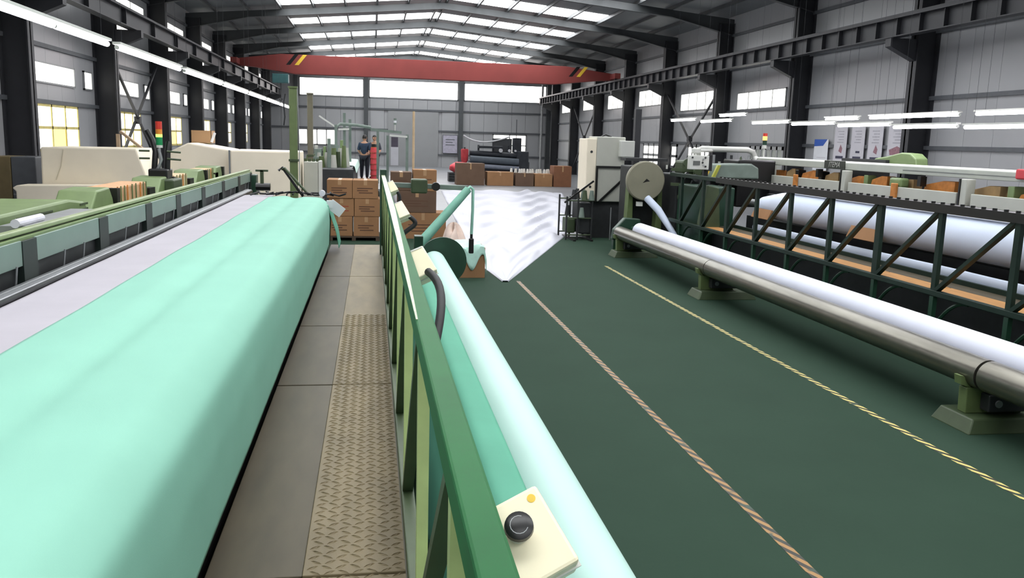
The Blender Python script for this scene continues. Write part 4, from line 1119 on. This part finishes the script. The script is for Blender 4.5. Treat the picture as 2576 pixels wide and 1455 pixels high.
# ================================================================== FAR LOOM (beyond the cartons)
fl2 = thing('weaving_loom', 'grey-green loom with pale mint cloth beyond the walkway cartons', 'loom')
box('end_panel', M_DARK, -1.40, -0.50, 24.0, 24.2, 0.0, 1.30, fl2, bev=0.02)
box('table_body', M_DARK, -1.35, -0.55, 24.2, 34.0, 0.0, 1.30, fl2)
box('platform', M_STEELB, -0.5, 0.9, 28.0, 38.0, 0.49, 0.55, fl2)
for (x, y) in ((-0.45, 28.1), (0.85, 28.1), (-0.45, 37.9), (0.85, 37.9)):
    box('platform_leg', M_DARK, x - 0.04, x + 0.04, y - 0.04, y + 0.04, 0, 0.49, fl2)
for x, y, z in ((-1.18, 29.5, 2.55), (-0.92, 30.0, 2.95), (-0.74, 30.2, 2.75), (0.20, 31.5, 2.40), (0.55, 31.5, 2.25), (1.20, 30.5, 2.30)):
    box('gantry_upright', M_FARGREEN, x - 0.045, x + 0.045, y - 0.045, y + 0.045, 0.0, z, fl2)
MB().tube([(-1.2, 29.6, 2.45), (-1.05, 29.7, 2.58), (-0.5, 29.9, 2.56), (-0.05, 30.0, 2.50)], 0.05, 8).build('gantry_beam', M_FARGREEN, fl2, smooth=True)
MB().bar((-0.05, 30.4, 2.44), (1.0, 30.5, 2.36), 0.1, 0.09).build('gantry_beam', M_FARGREEN, fl2)
MB().bar((-1.1, 29.5, 2.40), (-0.75, 29.5, 2.42), 0.08, 0.06).build('lamp_bar', M_WHITE, fl2)
MB().bar((-1.72, 29.5, 2.82), (-1.2, 29.5, 2.48), 0.06, 0.05).build('sloping_bar', M_WHITE, fl2)
MB().bar((0.6, 30.4, 2.26), (1.2, 30.4, 2.22), 0.07, 0.06).build('lamp_bar', M_WHITE, fl2)
box('dark_panel', mat('purple_grey_panel', '#4a4350', 0.5), 0.68, 0.92, 31.6, 31.7, 1.55, 2.2, fl2)
box('light_panel', M_PAPER, 0.66, 0.93, 31.55, 31.6, 1.2, 1.85, fl2)
random.seed(31)
for k in range(20):
    x = random.uniform(-1.75, -0.75); y = random.uniform(24.6, 27.5); z = 1.32 if x > -1.3 else 1.2
    r = random.uniform(0.06, 0.17)
    MB().cyl((x, y, z - 0.02), (x, y, z + random.uniform(0.12, 0.6)), r, 12, r2=r * 0.7).build('heald_casting', random.choice([M_FARGREEN, M_OLIVE, M_DKOLIVE, M_WHITEG]), fl2, smooth=True)
for k in range(8):
    x = -1.9 + k * 0.13
    box('heald_frame', random.choice([M_FARGREEN, M_WHITEG, M_LOOMG]), x, x + 0.09, 27.8, 28.2, 1.28, 1.75 + random.uniform(0, 0.35), fl2, bev=0.01)
box('heald_bed', M_FARGREEN, -1.9, -1.36, 24.4, 27.6, 0.0, 1.21, fl2)
box('heald_bed', M_OLIVE, -2.0, -0.9, 27.7, 28.3, 0.0, 1.28, fl2)
fcl = profile_sheet('woven_cloth', mat('pale_mint_cloth2', '#cfe9dc', 0.7), [(-1.25, 1.31), (-0.8, 1.335), (-0.52, 1.32), (-0.46, 1.1)], 26.5, 34, 20, 0.004, seed=41)
tag(fcl, 'pale mint cloth on the far loom table beside the blue-shirted worker', 'cloth')
signal('signal_tower', 'small white-banded signal lamp on the far grey-green loom gantry', 0.78, 30.45, 2.40, 0.22, [(M_FARGREEN, 0.05, 'collar'), (M_PAPERW, 0.06, 'white_lens'), (M_FARGREEN, 0.06, 'green_lens')], 1.3)
rb = thing('red_bobbin_stack', 'narrow red column with orange bands beside the blue-shirted worker', 'bobbin stack')
for k in range(6):
    MB().cyl((0.06, 33.2, 0.55 + k * 0.21), (0.06, 33.2, 0.74 + k * 0.21), 0.13, 16, r2=0.11).build('red_bobbin', M_REDCLOTH, rb, smooth=True)
    MB().cyl((0.06, 33.2, 0.74 + k * 0.21), (0.06, 33.2, 0.76 + k * 0.21), 0.10, 16).build('orange_band', M_ORANGE, rb)
MB().cyl((0.06, 33.2, 1.81), (0.06, 33.2, 1.92), 0.07, 12).build('black_top', M_BLACK, rb)

# workers
def person(lab, loc, facing, shirt, trousers, lean=0.0):
    t = thing('person', lab, 'person', loc=loc)
    t.rotation_euler = (0, 0, facing)
    def skin(name, verts, edges, radii, m, root=0, sub=2):
        me = bpy.data.meshes.new(name); me.from_pydata(verts, edges, []); me.update()
        o = bpy.data.objects.new(name, me); COL.objects.link(o); o.parent = t
        md = o.modifiers.new('skin', 'SKIN'); md.use_smooth_shade = True
        if not me.skin_vertices:
            me.skin_vertices.new()
        for i, r in enumerate(radii):
            r = r if isinstance(r, tuple) else (r, r)
            me.skin_vertices[0].data[i].radius = r
            me.skin_vertices[0].data[i].use_root = (i == root)
        s_ = o.modifiers.new('sub', 'SUBSURF'); s_.levels = sub; s_.render_levels = sub
        me.materials.append(m)
        return o
    # body (facing -y): pelvis, spine, neck, head, arms bent at the elbow, legs
    V = [(0, 0, 0.92), (0, 0.01, 1.12), (0, 0.02, 1.32), (0, 0.0, 1.44), (0, -0.02, 1.52),
         (0.17, 0.02, 1.36), (0.23, 0.03, 1.10), (0.18, -0.18, 0.98), (0.14, -0.26, 0.97),
         (-0.17, 0.02, 1.36), (-0.23, 0.03, 1.10), (-0.18, -0.18, 0.98), (-0.14, -0.26, 0.97),
         (0.10, 0, 0.86), (0.11, -0.01, 0.48), (0.11, 0.02, 0.08), (0.12, -0.12, 0.035),
         (-0.10, 0, 0.86), (-0.11, 0.02, 0.48), (-0.11, 0.05, 0.08), (-0.12, -0.09, 0.035)]
    E = [(0, 1), (1, 2), (2, 3), (3, 4), (2, 5), (5, 6), (6, 7), (7, 8), (2, 9), (9, 10), (10, 11), (11, 12), (0, 13), (13, 14), (14, 15), (15, 16), (0, 17), (17, 18), (18, 19), (19, 20)]
    Rr = [(0.15, 0.11), (0.135, 0.10), (0.15, 0.105), 0.055, 0.055, 0.06, 0.048, 0.038, 0.03, 0.06, 0.048, 0.038, 0.03, 0.09, 0.062, 0.042, 0.035, 0.09, 0.062, 0.042, 0.035]
    skin('body', V, E, Rr, M_SKIN)
    # garments a little larger than the body
    sv = [0, 1, 2, 5, 6, 9, 10]
    mp = {v: i for i, v in enumerate(sv)}
    se = [(mp[a], mp[b]) for a, b in E if a in mp and b in mp]
    skin('shirt', [V[i] for i in sv], se, [tuple(r + 0.02 for r in (Rr[i] if isinstance(Rr[i], tuple) else (Rr[i], Rr[i]))) for i in sv], shirt)
    tv = [0, 13, 14, 15, 17, 18, 19]
    mp = {v: i for i, v in enumerate(tv)}
    te = [(mp[a], mp[b]) for a, b in E if a in mp and b in mp]
    skin('trousers', [V[i] for i in tv], te, [tuple(r + 0.018 for r in (Rr[i] if isinstance(Rr[i], tuple) else (Rr[i], Rr[i]))) for i in tv], trousers)
    # head with a face
    hm = MB()
    def hd_(u, v):
        a = 2 * math.pi * u; b = math.pi * v
        x = 0.078 * math.sin(b) * math.cos(a); y = 0.098 * math.sin(b) * math.sin(a); z = 0.115 * math.cos(b)
        if y < 0 and z < -0.02: y *= 0.9; x *= 0.88
        return (x, y - 0.02, z + 1.585)
    hm.grid(hd_, 20, 14)
    hm.build('head', M_SKIN, t, smooth=True)
    MB().prism([(-0.118, 1.60), (-0.142, 1.562), (-0.112, 1.555)], 'x', -0.012, 0.012).build('nose', M_SKIN, t)
    for s_ in (-1, 1):
        MB().tube([(s_ * 0.032, -0.108, 1.598), (s_ * 0.032, -0.116, 1.598)], 0.009, 8).build('eye', M_BLACK, t)
        MB().tube([(s_ * 0.076, -0.01, 1.565), (s_ * 0.088, -0.005, 1.59), (s_ * 0.078, 0.0, 1.61)], 0.012, 6).build('ear', M_SKIN, t)
        # hand with five fingers
        hx = s_ * 0.14
        hb = MB().box(hx - 0.035, hx + 0.035, -0.34, -0.26, 0.955, 0.98)
        for k in range(4):
            L = (0.065, 0.075, 0.07, 0.055)[k]
            hb.tube([(hx - 0.028 + k * 0.019, -0.335, 0.968), (hx - 0.028 + k * 0.019, -0.335 - L * 0.6, 0.966), (hx - 0.028 + k * 0.019, -0.335 - L, 0.945)], 0.009, 6)
        hb.tube([(hx - s_ * 0.03, -0.29, 0.966), (hx - s_ * 0.058, -0.325, 0.96), (hx - s_ * 0.062, -0.35, 0.95)], 0.0105, 6)
        hb.build('hand', M_SKIN, t, smooth=True)
    MB().box(-0.022, 0.022, -0.112, -0.104, 1.527, 1.533).build('mouth', M_REDINK, t)
    def hair_(u, v):
        a = 2 * math.pi * u; b = math.pi * 0.58 * v
        r = 1.07
        x = 0.080 * r * math.sin(b) * math.cos(a); y = 0.100 * r * math.sin(b) * math.sin(a); z = 0.118 * r * math.cos(b)
        if y < 0: z = max(z, 0.045) if v > 0.5 else z
        return (x, y - 0.015, z + 1.59)
    MB().grid(hair_, 20, 10).build('hair', M_HAIR, t, smooth=True)
    for s_ in (-1, 1):
        y0_ = -0.13 if s_ > 0 else -0.10
        box('shoe', M_BLACK, s_ * 0.12 - 0.045, s_ * 0.12 + 0.045, y0_ - 0.06, y0_ + 0.2, 0.0, 0.075, t, bev=0.02)
    return t
person('person in a navy blue shirt seen from behind on the far loom platform', (-0.28, 33.6, 0.55), math.radians(165), M_NAVY, M_DKTROU)
person('person in a dark grey top partly hidden behind the navy-shirted worker', (0.10, 35.2, 0.55), math.radians(-20), mat('dark_grey_cotton', '#3a3d48', 0.8), M_DKTROU)

# ================================================================== FAR DARK LOOM NEAR THE GABLE
fd = thing('weaving_loom', 'dark blue-grey loom with rolls behind the far carton row', 'loom')
M_FD = mat('dark_blue_machine', '#2f343c', 0.45, var=0.2)
box('bed', M_FD, 5.7, 9.0, 49.6, 52.0, 0.0, 1.0, fd, bev=0.03)
for (z, y, r, mm) in ((1.45, 49.6, 0.16, M_FD), (1.1, 49.3, 0.2, mat('slate_cloth', '#57606a', 0.6)), (0.75, 49.1, 0.12, mat('pale_slate_cloth', '#7c8290', 0.6))):
    MB().cyl((5.5, y, z), (8.3, y, z - 0.12), r, 20).build('cloth_beam', mm, fd, smooth=True)
box('end_tower', M_FD, 8.2, 8.9, 49.3, 50.4, 0.4, 1.6, fd, bev=0.05)
box('upper_tower', M_FD, 8.05, 8.5, 49.6, 50.2, 1.5, 2.35, fd, bev=0.03)
box('rear_sheet', M_GIRT, 6.9, 8.05, 50.3, 50.35, 1.5, 2.3, fd)
box('top_rail', M_FD, 6.0, 7.4, 49.5, 49.7, 1.72, 1.86, fd, bev=0.02)
for x in (6.05, 6.9, 7.8):
    box('rail_upright', M_FD, x - 0.05, x + 0.05, 49.9, 50.0, 1.0, 1.9, fd)
for (x, r) in ((7.25, 0.11), (7.75, 0.08), (8.1, 0.06)):
    MB().cyl((x, 49.2, 1.62), (x, 49.3, 1.62), r, 16).build('white_spool', M_PAPERW, fd, smooth=True)
MB().cyl((8.25, 50.0, 2.3), (8.25, 50.0, 3.4), 0.02, 8).build('aerial_rod', M_FD, fd)
hs = MB().tube(bez([(5.2, 50.2, 2.42), (5.9, 50.2, 1.95), (6.7, 50.2, 1.95), (7.9, 50.2, 2.42)], 20), 0.045, 10).build('white_hose', M_PAPERW, None, smooth=True)
tag(hs, 'sagging white hose above the dark far loom', 'hose')
rc = thing('red_drum', 'upright red cloth drum at the end of the dark far loom', 'cloth drum')
MB().tube([(5.2, 49.4, 0.0), (5.2, 49.4, 0.9), (5.2, 49.4, 1.0), (5.2, 49.4, 1.6), (5.2, 49.4, 1.66)], 0.2, 20, rs=[0.12, 0.12, 0.2, 0.22, 0.18]).build('wound_red_cloth', M_REDCLOTH, rc, smooth=True)
MB().cyl((5.2, 49.4, 1.66), (5.2, 49.4, 1.75), 0.04, 10).build('drum_pin', M_DARK, rc)
def bun(u, v):
    a = 2 * math.pi * u; b = math.pi * v
    k = 1 + 0.12 * math.sin(3 * a) * math.sin(4 * b)
    return (4.55 + 0.55 * k * math.sin(b) * math.cos(a), 45.5 + 0.4 * k * math.sin(b) * math.sin(a), 0.72 + 0.28 * k * math.cos(b))
rbn = MB().grid(bun, 24, 14).build('cloth_bundle', mat('coral_cloth', '#e0535c', 0.7, var=0.12), None, smooth=True)
tag(rbn, 'coral red cloth bundle on a crate left of the far cartons', 'cloth')
crate = thing('crate', 'low dark crate under the coral red cloth bundle', 'crate')
for k in range(4):
    box('crate_slat', M_DARK, 3.95, 5.15, 45.1, 45.14, 0.02 + k * 0.12, 0.11 + k * 0.12, crate)
    box('crate_slat', M_DARK, 3.95, 5.15, 45.9, 45.94, 0.02 + k * 0.12, 0.11 + k * 0.12, crate)
box('crate_bottom', M_DARK, 3.95, 5.15, 45.14, 45.9, 0.0, 0.47, crate)
nbd = thing('notice_board', 'pale notice board on the far gable wall beside the sliding door', 'notice board')
box('board', mat('pale_lilac_board', '#a9a6b4', 0.5), 5.4, 6.5, Y1 - 0.14, Y1 - 0.09, 1.1, 2.45, nbd)
box('board_frame', M_GIRT, 5.36, 6.54, Y1 - 0.1, Y1 - 0.08, 1.06, 2.49, nbd)
for k in range(3):
    box('notice_line', M_GIRT, 5.6, 6.3 - 0.15 * (k % 2), Y1 - 0.146, Y1 - 0.14, 2.1 - k * 0.2, 2.16 - k * 0.2, nbd)
ds = MB().cyl((13.0, 66.9, 0.0), (13.0, 66.9, 6.9), 0.09, 12).build('down_pipe', M_GALV, None, smooth=True)
tag(ds, 'pale grey vertical pipe in the far corner beside the gable wall', 'pipe')
